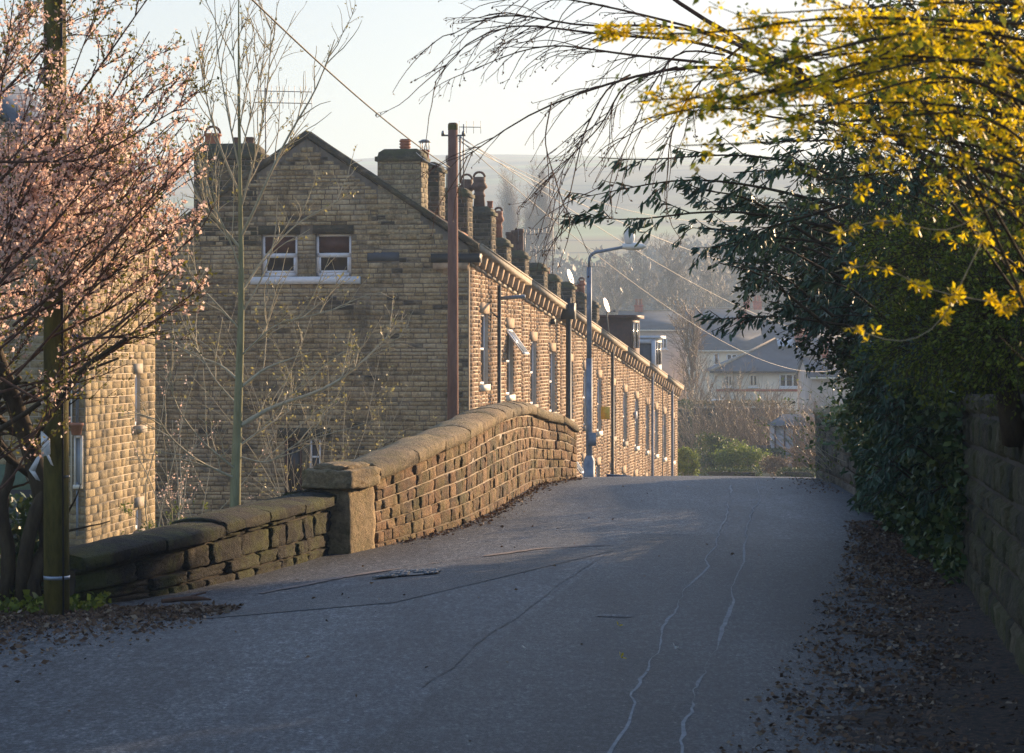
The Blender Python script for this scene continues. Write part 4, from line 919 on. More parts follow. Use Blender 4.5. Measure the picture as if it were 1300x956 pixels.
# navy board just over the crest
A = thing('road_sign', 'navy blue board with a pale rim showing just over the crest', 'sign', tuple(P(786, 625, 47)))
k = MB(); b0 = P(770, 603, 47); b1 = P(800, 605, 47); k.hexa(np.array([b0 + [0, 0, -.5], b1 + [0, 0, -.5], b1 + [0, .03, -.5], b0 + [0, .03, -.5], b0, b1, b1 + [0, .03, 0], b0 + [0, .03, 0]])); k.build('board', M['navy'], A, fix=True)
k = MB(); k.hexa(np.array([b0 + [-.01, -.005, 0], b1 + [.01, -.005, 0], b1 + [.01, .035, 0], b0 + [-.01, .035, 0], b0 + [-.01, -.005, .02], b1 + [.01, -.005, .02], b1 + [.01, .035, .02], b0 + [-.01, .035, .02]])); k.build('rim', M['bluegrey'], A, fix=True)
k = MB(); k.tube([b0 + [.05, .05, -.1], b0 + [.05, .05, -1.0]], .025, 6); k.build('leg', M['metal'], A); k = MB(); k.tube([b1 + [-.05, .05, -.1], b1 + [-.05, .05, -1.0]], .025, 6); k.build('leg', M['metal'], A)
# drain cover
q = [ground_pt(470, 739), ground_pt(556, 733), ground_pt(561, 727), ground_pt(500, 730)]
def dc(U, W):
    a_, b_, c_, d_ = [np.array(v) for v in q]; XY = ((1 - U) * (1 - W))[:, None] * a_ + (U * (1 - W))[:, None] * b_ + (U * W)[:, None] * c_ + ((1 - U) * W)[:, None] * d_; return XY
A0_ = dc(np.array([.5]), np.array([.5]))[0]; D = thing('drain_cover', 'worn iron drain cover with bright edges set in the asphalt', 'drain cover', (A0_[0], A0_[1], .02))
k = MB(); k.sheet(lambda U, W: np.c_[dc(U, W), rz(*dc(U, W).T) + .014], np.linspace(0, 1, 9), np.linspace(0, 1, 5)); k.build('plate', M['black'], D, fix=True)
k = MB(); rr = rs(2)
for i_ in range(13):
    for j_ in range(3):
        if rr.rand() < .2: continue
        u0, v0 = (i_ + .12) / 13, (j_ + .15) / 3; c4 = dc(np.array([u0, u0 + .06, u0 + .06, u0]), np.array([v0, v0, v0 + .2, v0 + .2])); zz = rz(*c4.T)
        k.hexa(np.vstack([np.c_[c4, zz + .012], np.c_[c4, zz + .024]]))
k.build('rib', M['crack'], D, fix=True)

# ------------------------------------------------------------------ branching
def norm(v): return v / (np.linalg.norm(v, axis=-1, keepdims=True) + 1e-9)
def spawn(Pn, n, L, K, rng, spread=.8, bias=(0, 0, 0), wander=.25, t0=.15, t1=1.0, taper=True, lenvar=.5, curve=(0, 0, 0)):
    N, K0, _ = Pn.shape; ln = np.linalg.norm(np.diff(Pn, axis=1), axis=2).sum(1); p_ = ln / ln.sum()
    idx = rng.choice(N, n, p=p_); t = rng.uniform(t0, t1, n) * (K0 - 1); i = np.minimum(t.astype(int), K0 - 2); f = (t - i)[:, None]
    pos = Pn[idx, i] * (1 - f) + Pn[idx, i + 1] * f; tan = norm(Pn[idx, i + 1] - Pn[idx, i])
    r_ = rng.normal(size=(n, 3)); perp = norm(np.cross(tan, r_)); d = norm(tan * (1 - spread * .5) + perp * spread + np.array(bias))
    l = L * (1 + rng.uniform(-lenvar, lenvar, n)) * (1 - .5 * (t / (K0 - 1)) if taper else 1)
    out = np.zeros((n, K, 3)); out[:, 0] = pos; st_ = l / (K - 1)
    for k_ in range(1, K):
        d = norm(d + rng.normal(size=(n, 3)) * wander + np.array(curve)); out[:, k_] = out[:, k_ - 1] + d * st_[:, None]
    return out
def resamp(pts, K):
    pts = np.asarray(pts, float); d = np.r_[0, np.cumsum(np.linalg.norm(np.diff(pts, axis=0), axis=1))]; u = np.linspace(0, d[-1], K)
    return np.stack([np.interp(u, d, pts[:, i]) for i in range(3)], -1)
def smoothp(pts, K=14):
    q = resamp(pts, K)
    for _ in range(2): q[1:-1] = (q[:-2] + q[1:-1] * 2 + q[2:]) / 4
    return q
def limbs(defs, Y, rng, K=14, dy=.6):
    out = []; rad = []
    for pts, r0, r1 in defs:
        n_ = len(pts); y0 = Y + (rng.uniform(-dy, dy) if dy else 0); L3 = []
        for i_, p_ in enumerate(pts):
            yy_ = p_[2] if len(p_) > 2 else Y + (y0 - Y) * (i_ / max(1, n_ - 1))
            L3.append(P(p_[0], p_[1], yy_))
        out.append(smoothp(L3, K)); rad.append(np.linspace(r0, r1, K))
    return np.array(out), np.array(rad)
def pts_on(Pn, n, rng, t0=.0, spread=0.0):
    N, K, _ = Pn.shape; idx = rng.randint(N, size=n); t = rng.uniform(t0, 1, n) * (K - 1); i = np.minimum(t.astype(int), K - 2); f = (t - i)[:, None]
    p_ = Pn[idx, i] * (1 - f) + Pn[idx, i + 1] * f; tan = norm(Pn[idx, i + 1] - Pn[idx, i])
    return p_ + rng.normal(size=(n, 3)) * spread, tan
def rad(Pn, r0, r1): return np.broadcast_to(np.linspace(r0, r1, Pn.shape[1]), Pn.shape[:2])
LEAF = [(0, 0, 0), (.45, .28, .05), (1, 0, -.08), (.45, -.28, .05)]; LF = [(0, 1, 2, 3)]
LONG = [(0, 0, 0), (.35, .13, .03), (.75, .11, .0), (1.05, 0, -.12), (.75, -.11, 0), (.35, -.13, .03)]; LGF = [(0, 1, 2, 3), (0, 3, 4, 5)]
PET = []; PETF = []
for q_ in range(4):
    a = q_ * np.pi / 2; b0 = len(PET)
    for (r_, o_, up) in ((.08, 0, 0), (.6, -.22, .45), (1.0, 0, .62), (.6, .22, .45)):
        PET.append((up, r_ * math.cos(a) - o_ * math.sin(a), r_ * math.sin(a) + o_ * math.cos(a)))
    PETF.append((b0, b0 + 1, b0 + 2, b0 + 3))
BL5 = []; BL5F = []
for q_ in range(4):
    a = q_ * np.pi / 2 + .3; b0 = len(BL5)
    for (r_, o_, up) in ((0, 0, 0), (.5, -.4, .15), (.9, 0, .3), (.5, .4, .15)):
        BL5.append((up, r_ * math.cos(a) - o_ * math.sin(a), r_ * math.sin(a) + o_ * math.cos(a)))
    BL5F.append((b0, b0 + 1, b0 + 2, b0 + 3))

# --- blossom tree
rng = rs(101)
A = thing('blossom_tree', 'cherry plum in pink blossom with a leaning dark trunk beside the mossy pole', 'tree', tuple(P(66, 765, 17.2)))
main = [([(74, 790, 17.6), (68, 720, 17.6), (58, 640, 17.5), (40, 570, 17.4), (14, 500, 17.2), (-10, 440, 17.0), (-50, 330, 16.8)], .085, .05),
        ([(2, 470, 16.8), (-40, 440, 16.6), (-110, 400, 16.3)], .05, .03), ([(40, 560, 16.9), (80, 500, 16.4), (100, 470, 16.2), (160, 430, 16)], .03, .012),
        ([(0, 545, 17), (40, 520, 16.8), (90, 478, 16.5), (150, 455, 16.3)], .022, .008)]
mp, mr = limbs(main, 16.8, rng, 16, 0)
bd = []
for i_ in range(30):
    x0 = rng.uniform(-70, 40); y0 = rng.uniform(180, 520); x1 = rng.uniform(60, 250); ang = rng.uniform(.15, 1.25)
    L_ = rng.uniform(180, 330); x1 = x0 + math.cos(ang) * L_; y1 = y0 - math.sin(ang) * L_
    if x1 > 235: y1 += 0; x1 = 235
    ya = rng.uniform(15.3, 18.0); yb_ = ya + rng.uniform(-.8, .8); mx_, my_ = (x0 + x1) / 2, (y0 + y1) / 2 + rng.uniform(10, 40)
    bd.append(([(x0, y0, ya), (mx_, my_, (ya + yb_) / 2), (x1, y1, yb_)], .011, .0038))
for (x0, y0, x1, y1) in ((-40, 330, 60, 60), (-30, 300, 20, -20), (-40, 400, 120, 20), (0, 330, 190, 40), (-30, 500, 60, 380), (0, 480, 110, 500), (-20, 640, 60, 520), (-30, 600, 110, 470), (0, 520, 150, 440), (20, 300, 235, 90), (40, 350, 240, 150), (80, 310, 245, 210), (40, 400, 240, 265), (60, 430, 245, 300), (80, 450, 225, 335), (100, 430, 235, 380), (90, 460, 190, 400), (20, 420, 200, 230), (-20, 380, 200, 100), (-20, 250, 200, -20), (-30, 150, 120, -40)):
    ya = rng.uniform(15.6, 17.6); bd.append(([(x0, y0, ya), ((x0 + x1) / 2, (y0 + y1) / 2 + 22, ya), (x1, y1, ya + rng.uniform(-.5, .5))], .012, .0035))
bp, br = limbs(bd, 16.8, rng, 12, 0)
up = (.25, 0, .45)
t1 = spawn(bp, 400, .55, 7, rng, .55, up, .12, .05, .98); t2 = spawn(t1, 2000, .26, 5, rng, .7, up, .15, .05)
k = MB(); k.tubes(mp, mr, 12); k.build('trunk', M['barkd'], A, smooth=True)
k = MB(); k.tubes(bp, br, 6); k.tubes(t1, rad(t1, .0055, .0022), 4); k.tubes(t2, rad(t2, .0028, .0014), 3); k.build('branches', M['barkr'], A)
a1, d1 = pts_on(t1, 5500, rng, .1, .012); a2, d2 = pts_on(t2, 11000, rng, .05, .01)
allp = np.vstack([a1, a2]); allp = allp[(allp[:, 0] < Xp(262, 16.5))]; _py = HOR - (allp[:, 2] - EYE) * F / allp[:, 1]; _px = 650 + F * allp[:, 0] / allp[:, 1]; allp = allp[(rng.rand(len(allp)) > np.clip((_py - 300) / 160, 0, .8) * (_px > 105))]
pyy = HOR - (allp[:, 2] - EYE) * F / allp[:, 1]
pk_ = rng.rand(len(allp)) < np.clip(1.15 - np.abs(pyy - 250) / 340 - .25 * (pyy > 400), .15, 1)
k = MB(); q = allp[pk_]; q = np.vstack([q, q[q[:, 0] < Xp(120, 16.5)] + rng.normal(size=(int((q[:, 0] < Xp(120, 16.5)).sum()), 3)) * .025]); k.leaves(q, .0175 * rng.uniform(.6, 1.25, len(q)), BL5, BL5F, rng, up=.2); k.build('blossom', M['blossom'], A)
q = allp[~pk_]; q = np.vstack([q, pts_on(t2, 5500, rng, .2, .02)[0]]); k = MB(); k.leaves(q, .032 * rng.uniform(.6, 1.3, len(q)), LEAF, LF, rng, up=.4); k.build('leaves', M['newleaf'], A)

# --- sapling in front of the gable
rng = rs(77)
Ys = 31.0; gb_ = hgt(np.array([Xp(298, Ys)]), np.array([Ys]))[0]
A = thing('young_tree', 'tall slender bare sapling with pale green bark in front of the gable', 'tree', (Xp(298, Ys), Ys, gb_))
b0 = P(297, 650, Ys); b0[2] = gb_ - .1
tr = smoothp([b0, P(298, 640, Ys), P(303, 500, Ys), P(307, 380, Ys), P(305, 250, Ys), P(303, 120, Ys), P(303, -30, Ys)], 24)
k = MB(); k.tube(tr, np.interp(np.arange(24), [0, 6, 12, 17, 23], [.085, .07, .042, .022, .006]), 12); k.build('trunk', M['barkg'], A, smooth=True)
lb = [([(306, 540), (345, 515), (400, 500), (440, 478), (465, 455), (500, 418)], .03, .006), ([(308, 490), (335, 468), (370, 455), (396, 447)], .02, .005), ([(305, 565), (340, 540), (370, 520)], .016, .004),
      ([(304, 610), (250, 585), (215, 555), (195, 520)], .018, .004), ([(304, 600), (255, 560), (225, 520), (210, 470)], .014, .004), ([(305, 485), (280, 462), (240, 450), (215, 430)], .016, .004),
      ([(305, 315), (275, 280), (250, 250), (234, 200)], .02, .005), ([(306, 250), (280, 190), (262, 130), (255, 60)], .016, .004), ([(306, 300), (322, 270), (345, 215), (372, 160), (400, 120), (425, 50)], .02, .005),
      ([(307, 260), (330, 180), (342, 90), (345, 20)], .014, .004), ([(305, 220), (288, 140), (275, 60), (272, -10)], .012, .004), ([(305, 200), (325, 120), (338, 60), (330, 10)], .010, .003),
      ([(307, 370), (340, 320), (380, 280), (440, 250)], .014, .004), ([(306, 400), (335, 350), (350, 300), (352, 250)], .013, .004), ([(306, 420), (270, 380), (240, 350), (225, 300)], .013, .004),
      ([(306, 345), (290, 300), (262, 240), (240, 160)], .012, .004), ([(305, 160), (315, 90), (322, 30)], .008, .003), ([(305, 130), (296, 70), (292, 5)], .007, .003), ([(308, 450), (350, 410), (400, 400), (450, 385)], .012, .003),
      ([(307, 520), (270, 480), (240, 420), (232, 380)], .011, .003), ([(306, 580), (340, 590), (380, 560), (420, 545)], .01, .003)]
l0, r0 = limbs(lb, Ys, rng, 14, 1.2)
t1 = spawn(l0, 150, 1.0, 8, rng, .5, (0, 0, .35), .1, .1, .98); t2 = spawn(t1, 420, .42, 6, rng, .6, (0, 0, .3), .13, .1)
k = MB(); k.tubes(l0, r0 * 1.15, 6); k.tubes(t1, rad(t1, .0085, .0035), 4); k.tubes(t2, rad(t2, .0048, .0025), 3); k.build('branches', M['barkp'], A)
q, d = pts_on(t2, 1000, rng, .3, .01); k = MB(); k.leaves(q, .05 * rng.uniform(.5, 1.2, len(q)), LEAF, LF, rng, up=.3); k.build('leaves', M['catkin'], A)
# budding shrub by the gable
def shrub(name, label, cat, base, hgt_, wid, n1, n2, barkm, leafm, nleaf, ls, seed, group=None, up=.9, r=.012, tm=LEAF, tf=LF, spread=.7):
    rng = rs(seed); base = np.asarray(base, float); A = thing(name, label, cat, tuple(base), group)
    N = n1; d = rng.normal(size=(N, 3)) * [spread, spread, .25]; d[:, 2] = up; d = norm(d); out = np.zeros((N, 9, 3)); out[:, 0] = base + rng.normal(size=(N, 3)) * [wid * .12, wid * .12, 0]; st_ = hgt_ * rng.uniform(.6, 1.1, N) / 8
    for k_ in range(1, 9): d = norm(d + rng.normal(size=(N, 3)) * .09); out[:, k_] = out[:, k_ - 1] + d * st_[:, None]
    t1 = spawn(out, n2, hgt_ * .3, 6, rng, .55, (0, 0, .25), .12, .25); t2 = spawn(t1, n2 * 2, hgt_ * .13, 5, rng, .6, (0, 0, .2), .15, .1)
    k = MB(); k.tubes(out, rad(out, r, r * .35), 5); k.tubes(t1, rad(t1, r * .4, r * .18), 3); k.tubes(t2, rad(t2, r * .22, r * .1), 3); k.build('stems', M[barkm], A)
    if nleaf: q, _ = pts_on(np.concatenate([resampN(t1, 5), t2]), nleaf, rng, .1, ls * .3); k = MB(); k.leaves(q, ls * rng.uniform(.6, 1.3, len(q)), tm, tf, rng, up=.3); k.build('leaves', M[leafm], A)
    return A
def resampN(Pn, K):
    K0 = Pn.shape[1]; t = np.linspace(0, K0 - 1, K); i = np.minimum(t.astype(int), K0 - 2); f = (t - i)[None, :, None]; return Pn[:, i] * (1 - f) + Pn[:, i + 1] * f
Yb = 50.0; shrub('bush', 'wide budding shrub with yellow catkins rising against the gable', 'shrub', (Xp(395, Yb), Yb, hgt(np.array([Xp(395, Yb)]), np.array([Yb]))[0]), 5.4, 2.5, 16, 75, 'barkp', 'catkin', 620, .07, 5, r=.012, up=1.3, spread=.42)
Yb = 40.0; shrub('bush', 'small yellow green shrub at the foot of the gable behind the low wall', 'shrub', (Xp(232, Yb), Yb, -1.9), 1.3, 1.2, 40, 90, 'barkg', 'greenl', 1800, .05, 6, r=.01)
shrub('bush', 'thin pinkish budding stems beside the corner of the stone house', 'shrub', (Xp(215, 36), 36, -1.9), 4.0, 1.2, 9, 30, 'barkp', 'blossom', 420, .035, 16, r=.012, up=1.5, spread=.4)

# --- overhanging bare twigs
rng = rs(55)
A = thing('overhanging_tree', 'bare dark twigs of a tree arching over the lane under the yellow flowers', 'tree', tuple(P(1350, 250, 15)))
lb = [([(1350, 300, 15), (1200, 220, 15), (1060, 120, 15), (960, 60, 15), (880, 20, 15), (830, -20, 15)], .03, .012), ([(1100, 150), (1000, 95), (892, 80), (808, 95), (723, 122), (669, 145), (625, 175), (584, 205)], .016, .003), ([(1000, 100), (900, 52), (757, 44), (650, 27), (600, 45), (565, 75), (552, 105)], .013, .0028),
      ([(1050, 120), (950, 60), (860, 30), (720, 35), (655, 12), (605, 20), (572, 45)], .013, .003), ([(900, 80), (800, 70), (700, 55), (640, 70), (600, 90)], .01, .0025), ([(1020, 90), (900, 40), (780, 10), (700, -5), (620, -10)], .012, .003),
      ([(860, 85), (790, 105), (765, 160), (720, 200), (700, 250)], .008, .002), ([(800, 95), (770, 110), (740, 170), (725, 240), (712, 300)], .007, .002), ([(700, 130), (690, 180), (715, 260), (730, 290)], .005, .0018), ([(940, 60), (880, 110), (850, 170), (845, 260)], .008, .002),
      ([(920, 70), (860, 60), (820, 120), (790, 200), (760, 240)], .007, .002), ([(1100, 160), (980, 150), (900, 130), (830, 150), (770, 190)], .01, .0025)]
l0, r0 = limbs(lb, 15, rng, 16, .9)
t1 = spawn(l0[1:], 150, .42, 8, rng, .55, (-.35, 0, -.35), .11, .25, 1.0, False, curve=(0, 0, -.07)); t2 = spawn(t1, 310, .16, 5, rng, .6, (-.15, 0, -.4), .15, .2)
k = MB(); k.tubes(l0, r0, 7); k.tubes(t1, rad(t1, .0034, .0017), 4); k.tubes(t2, rad(t2, .002, .0012), 3); k.build('branches', M['barkr'], A)
q = np.vstack([t2[:, -1], t1[:, -1], pts_on(t2, 250, rng)[0]]); k = MB(); k.leaves(q, .022 * rng.uniform(.6, 1.2, len(q)), LEAF, LF, rng, up=-.6); k.build('leaves', M['litter'], A)

# --- laurel-like evergreen
rng = rs(56)
A = thing('laurel', 'evergreen with long drooping glossy leaves spreading from the hedge towards the lane', 'shrub', tuple(P(1180, 745, 20)))
lb = []
for i_ in range(34):
    x0 = rng.uniform(1040, 1230); y0 = rng.uniform(230, 420); ang = rng.uniform(-.35, .75); L_ = rng.uniform(90, 210); ya = rng.uniform(16.5, 21)
    lb.append(([(x0, y0, ya), (x0 - L_ * .5, y0 - math.sin(ang) * L_ * .6 - 8, ya - .2), (x0 - math.cos(ang) * L_, y0 - math.sin(ang) * L_ * .8, ya - .4)], .014, .004))
lb += [([(1060, 260, 17), (960, 235, 17), (870, 225, 17), (800, 238, 17), (733, 252, 17)], .014, .003), ([(1060, 290, 17), (950, 268, 17), (880, 268, 17), (800, 283, 17), (725, 272, 17)], .014, .003),
       ([(1100, 240, 17), (1000, 200, 17), (900, 195, 17), (820, 205, 17), (760, 200, 17)], .013, .003), ([(1060, 310, 17), (980, 300, 17), (920, 310, 17), (890, 320, 17)], .01, .003)]
for i_ in range(26):
    x0 = rng.uniform(1150, 1230); y0 = rng.uniform(400, 640); ya = rng.uniform(19, 22); lb.append(([(x0, y0, ya), (x0 - 25, y0 - 20, ya - .3), (x0 - 55, y0 + 5, ya - .7)], .01, .003))
l0, r0 = limbs(lb, 17, rng, 12, .0)
t1 = spawn(l0, 420, .34, 6, rng, .6, (-.25, 0, .0), .12, .15)
k = MB(); k.tubes(l0, r0, 6); k.tubes(t1, rad(t1, .005, .002), 4); k.build('branches', M['barkd'], A)
q1, d1 = pts_on(t1, 5200, rng, .1, .01); q2, d2 = pts_on(l0, 900, rng, .35, .01); q = np.vstack([q1, q2]); d = norm(np.vstack([d1, d2]) * .5 + np.array([-.1, -.1, -.7]))
k = MB(); k.leaves(q, .085 * rng.uniform(.6, 1.2, len(q)), LONG, LGF, rng, dirs=d); k.build('leaves', M['laurel'], A)

# --- conifer (feathery mass)
def feathery(name, label, blobs, Y, n, ls, mat, seed, trunk, fan=.5, cat='tree', tm=LEAF, tf=LF, r=.01):
    rng = rs(seed); A = thing(name, label, cat, tuple(trunk[0])); c = []
    for (px, py, rx, ry, ry3) in blobs: c.append((Xp(px, Y), Y + rng.uniform(-.5, .5), Zp(py, Y), rx / F * Y, ry3, ry / F * Y))
    c = np.array(c); vol = c[:, 3] * c[:, 4] * c[:, 5]; idx = rng.choice(len(c), n, p=vol / vol.sum()); u = norm(rng.normal(size=(n, 3))) * (rng.uniform(.25, 1, n)[:, None] ** .55)
    core = c[idx, :3] + u * c[idx, 3:] * .86; d = norm(u + rng.normal(size=(n, 3)) * .35 + [-.15, 0, -.12])
    L_ = fan * rng.uniform(.5, 1.2, n); K = 5; out = np.zeros((n, K, 3)); out[:, 0] = core
    for k_ in range(1, K): d = norm(d + rng.normal(size=(n, 3)) * .12 + [0, 0, -.05]); out[:, k_] = out[:, k_ - 1] + d * L_[:, None] / (K - 1)
    k = MB(); k.tubes(out, rad(out, r * .5, r * .2), 3)
    tp = np.array(trunk); k.tube(smoothp(tp, 10), np.linspace(r * 12, r * 4, 10), 9); k.build('trunk', M['barkd'], A)
    q, tan = pts_on(out, n * 14, rng, .1, ls * .3); k = MB(); k.leaves(q, ls * rng.uniform(.6, 1.3, len(q)), tm, tf, rng, dirs=norm(tan + rng.normal(size=q.shape) * .5)); k.build('foliage', M[mat], A); return A
Yc = 24.5
feathery('conifer', 'dark feathery conifer hanging over the lane above the parapet end', [(1010, 350, 75, 40, .8), (960, 300, 45, 30, .6), (1060, 400, 60, 55, 1.0), (1110, 330, 90, 90, 1.3), (1150, 420, 90, 110, 1.3), (1080, 280, 80, 50, 1), (1200, 350, 100, 140, 1.3)], Yc, 2600, .06, 'conifer', 60, [P(1180, 740, Yc), P(1190, 500, Yc), P(1170, 250, Yc)], .38, r=.012)
feathery('fine_leaved_shrub', 'yellow green fine leaved shrub filling the space above the garden wall', [(1210, 330, 70, 70, .7), (1270, 400, 90, 90, .7), (1200, 430, 70, 60, .7), (1290, 300, 70, 80, .7), (1160, 300, 50, 40, .6)], 13.5, 1900, .026, 'greenl', 61, [P(1290, 560, 13.8), P(1270, 450, 13.6), P(1240, 330, 13.5)], .25, r=.007, cat='shrub')
def leafbox(name, label, cat, a, b, n, ls, mat, seed, round_=.15, group=None):
    rng = rs(seed); a = np.array(a, float); b = np.array(b, float); q = a + (b - a) * rng.rand(n, 3)
    # push towards the surface
    u = (q - a) / (b - a) * 2 - 1; m_ = np.argmax(np.abs(u) * [1, 1, 1.2], 1); mask = rng.rand(n) < .75
    for ax in range(3):
        s_ = (m_ == ax) & mask; u[s_, ax] = np.sign(u[s_, ax]) * rng.uniform(.85, 1.05, s_.sum())
    q = (u + 1) / 2 * (b - a) + a; q[:, 2] = np.maximum(q[:, 2], a[2])
    A = thing(name, label, cat, tuple((a + b) / 2 * [1, 1, 0] + [0, 0, a[2]]), group)
    k = MB(); k.leaves(q, ls * rng.uniform(.6, 1.3, n), LEAF, LF, rng, up=.2); k.build('foliage', M[mat], A)
    k = MB(); i_ = (b - a) * .12; k.box(tuple(a + i_), tuple(b - i_)); k.build('inner_stems', M['soil'], A, fix=True); return A
feathery('evergreen_tree', 'dark evergreen crown seen through the yellow forsythia with an added off-frame part shading the lane', [(1150, 110, 90, 60, 1.0), (1070, 180, 60, 40, .8), (1200, -10, 80, 50, 1), (1180, 180, 90, 70, 1.2), (1260, 100, 90, 90, 1.2), (1290, 220, 80, 90, 1.2), (1120, 230, 70, 50, 1.0), (1200, 40, 80, 60, 1.2), (1320, 20, 80, 80, 1.2), (1420, -60, 120, 130, 2.5), (1500, 150, 130, 160, 3), (1450, -260, 160, 130, 3)], 15.5, 3800, .055, 'laurel', 64, [P(1330, 600, 16), P(1300, 300, 16), P(1250, 60, 15.5)], .35, tm=LONG, tf=LGF)  # last blobs lie out of view, added to darken the near lane
# --- ivy over the wall
rng = rs(70)
def ivy(name, label, n, f, ls, seed, mat='ivy'):
    rng = rs(seed); q = f(rng, n); d = rng.normal(size=q.shape) * .5 + np.array([-.6, -.5, -.5]); k = MB(); k.leaves(q, ls * rng.uniform(.5, 1.4, n), [(0, 0, 0), (.3, .5, .05), (.6, .3, .02), (1, 0, -.1), (.6, -.3, .02), (.3, -.5, .05)], [(0, 1, 2, 3), (0, 3, 4, 5)], rng, dirs=norm(d))
    return tag(k.build(name, M[mat], origin=q.mean(0) * [1, 1, 0]), label, 'ivy')
def ivyf(rng, n):
    u = rng.uniform(0, 1, n); y = 18.8 + u * 9.8; x = np.interp(y, gp.Y, gp.X); top = gtf(y) + .25; v = rng.rand(n) ** .8
    bul = (.22 + .3 * np.exp(-((y - 23) / 4.2) ** 2)) * (.6 + .4 * np.sin(y * 2.1 + v * 5)) * (.45 + .9 * v) ; thk = rng.beta(4, 1.3, n)
    return np.stack([x - bul * thk + rng.normal(size=n) * .05, y + rng.normal(size=n) * .15, v * top + .02], -1)
ivy('ivy_growth', 'thick curtain of dark ivy hanging down the garden wall to the litter', 17000, ivyf, .062, 71)
def ivyf2(rng, n):
    a = rng.rand(n); y = 28.5 + a * 4.5; x = np.interp(y, rp.Y, rp.X) + rng.normal(size=n) * .28 + .35 - .25 * (y < 31); return np.stack([x, y, .88 + np.abs(rng.normal(size=n)) * (.18 + .25 * (y < 31.5)) - (x < np.interp(y, rp.Y, rp.X)) * rng.rand(n) * .35 * (y < 31)], -1)
ivy('ivy_growth', 'clump of ivy spilling over the shaded parapet top', 2400, ivyf2, .06, 72)
shrub('bush', 'sunlit tan twiggy shrub with new leaves behind the shaded parapet', 'shrub', (5.2, 34.5, -.4), 2.2, 1.2, 60, 240, 'barkp', 'bright', 1500, .045, 73, r=.009)
shrub('bush', 'smaller twiggy shrub leaning over the ivy clump on the parapet', 'shrub', (5.3, 31.5, 0), 2.2, 1.0, 40, 160, 'barkp', 'bright', 900, .04, 74, r=.008)
leafbox('added_parapet_hedge', 'dark hedge added behind the shaded parapet to keep sun off the lane', 'hedge', (5.5, 32.0, -.3), (6.5, 38.5, 1.85), 7000, .07, 'ivy', 79)  # added so the low sun does not reach the lane before the crest
leafbox('added_tall_hedge', 'tall evergreen hedge added at the picture edge to block sun on the near lane', 'hedge', (3.95, 5, 1.4), (5.6, 19.5, 3.0), 12000, .09, 'ivy', 83)  # mostly out of view; put in to block sunlight on the near lane
leafbox('added_gap_hedge', 'evergreen hedge bulging over the ivy and added to stop a sun streak on the lane', 'hedge', (4.6, 19.6, 1.2), (6.2, 25, 3.5), 9000, .08, 'ivy', 84)  # added to close a gap that let sun streak across the lane
feathery('dark_hedge', 'dense dark hedge closing the gap behind the ivy', [(1130, 470, 55, 60, .8), (1180, 500, 60, 60, .8), (1190, 380, 80, 90, 1), (1240, 440, 70, 70, .8)], 22, 1500, .06, 'ivy', 62, [P(1190, 700, 22.3), P(1190, 500, 22.3), P(1190, 400, 22.3)], .3, r=.01, cat='hedge')

# --- forsythia
rng = rs(80)
A = thing('forsythia', 'arching forsythia covered in bright yellow flowers reaching over the lane', 'shrub', (2.1, 6.6, 1.7))
fd = []
for i_ in range(58):
    x1 = rng.uniform(830, 1260); y1 = rng.uniform(-60, 150) if x1 < 1000 else rng.uniform(-60, 230); yy_ = rng.uniform(5.4, 7.6)
    x0 = rng.uniform(1340, 1600); y0 = rng.uniform(120, 560) if x1 > 1000 else rng.uniform(60, 300); mx_ = (x0 + x1) / 2; my_ = (y0 + y1) / 2 - rng.uniform(20, 90)
    fd.append(([(x0, y0, yy_ + .3), (mx_, my_, yy_), (x1, y1 + rng.uniform(0, 40), yy_)], .006, .0018))
fd += [([(1400, 60, 6.3), (1200, 40, 6.2), (1080, 120, 6.1), (960, 110, 6.0), (880, 140, 6), (830, 150, 6)], .006, .002), ([(1350, 90, 6), (1100, 70, 6), (960, 130, 6), (870, 120, 6), (800, 130, 6)], .006, .002), ([(1300, 30, 6), (1050, 20, 6), (900, 45, 6), (760, 40, 6)], .006, .002)]
l0, r0 = limbs(fd, 6.2, rng, 14, 0)
t1 = spawn(l0, 420, .17, 6, rng, .5, (-.1, 0, -.05), .12, .1)
k = MB(); k.tubes(l0, r0, 6); k.tubes(t1, rad(t1, .0017, .0009), 4); k.build('stems', M['barkd'], A)
def clus(Pn, n, m, rng, t0=.15):
    q, t = pts_on(Pn, n, rng, t0, .002); q = np.repeat(q, m, 0) + rng.normal(size=(n * m, 3)) * .011; return q
q = np.vstack([clus(l0[:58], 520, 3, rng, .2), clus(t1, 640, 3, rng, .2)])
px_ = 650 + F * q[:, 0] / q[:, 1]; py_ = HOR - (q[:, 2] - EYE) * F / q[:, 1]
keep = rng.rand(len(q)) < np.clip(1.25 - (py_ + .0) / 260 + .1, .2, 1) * np.clip((px_ - 770) / 160, .1, 1); q = np.vstack([q[keep], clus(l0[58:], 130, 3, rng, .3)])
k = MB(); k.leaves(q, .019 * rng.uniform(.6, 1.25, len(q)), PET, PETF, rng, up=-.3); k.build('flowers', M['forsy'], A)
q, _ = pts_on(t1, 2600, rng, .1, .012); k = MB(); k.leaves(q, .026 * rng.uniform(.6, 1.3, len(q)), LEAF, LF, rng); k.build('leaves', M['greenl'], A)
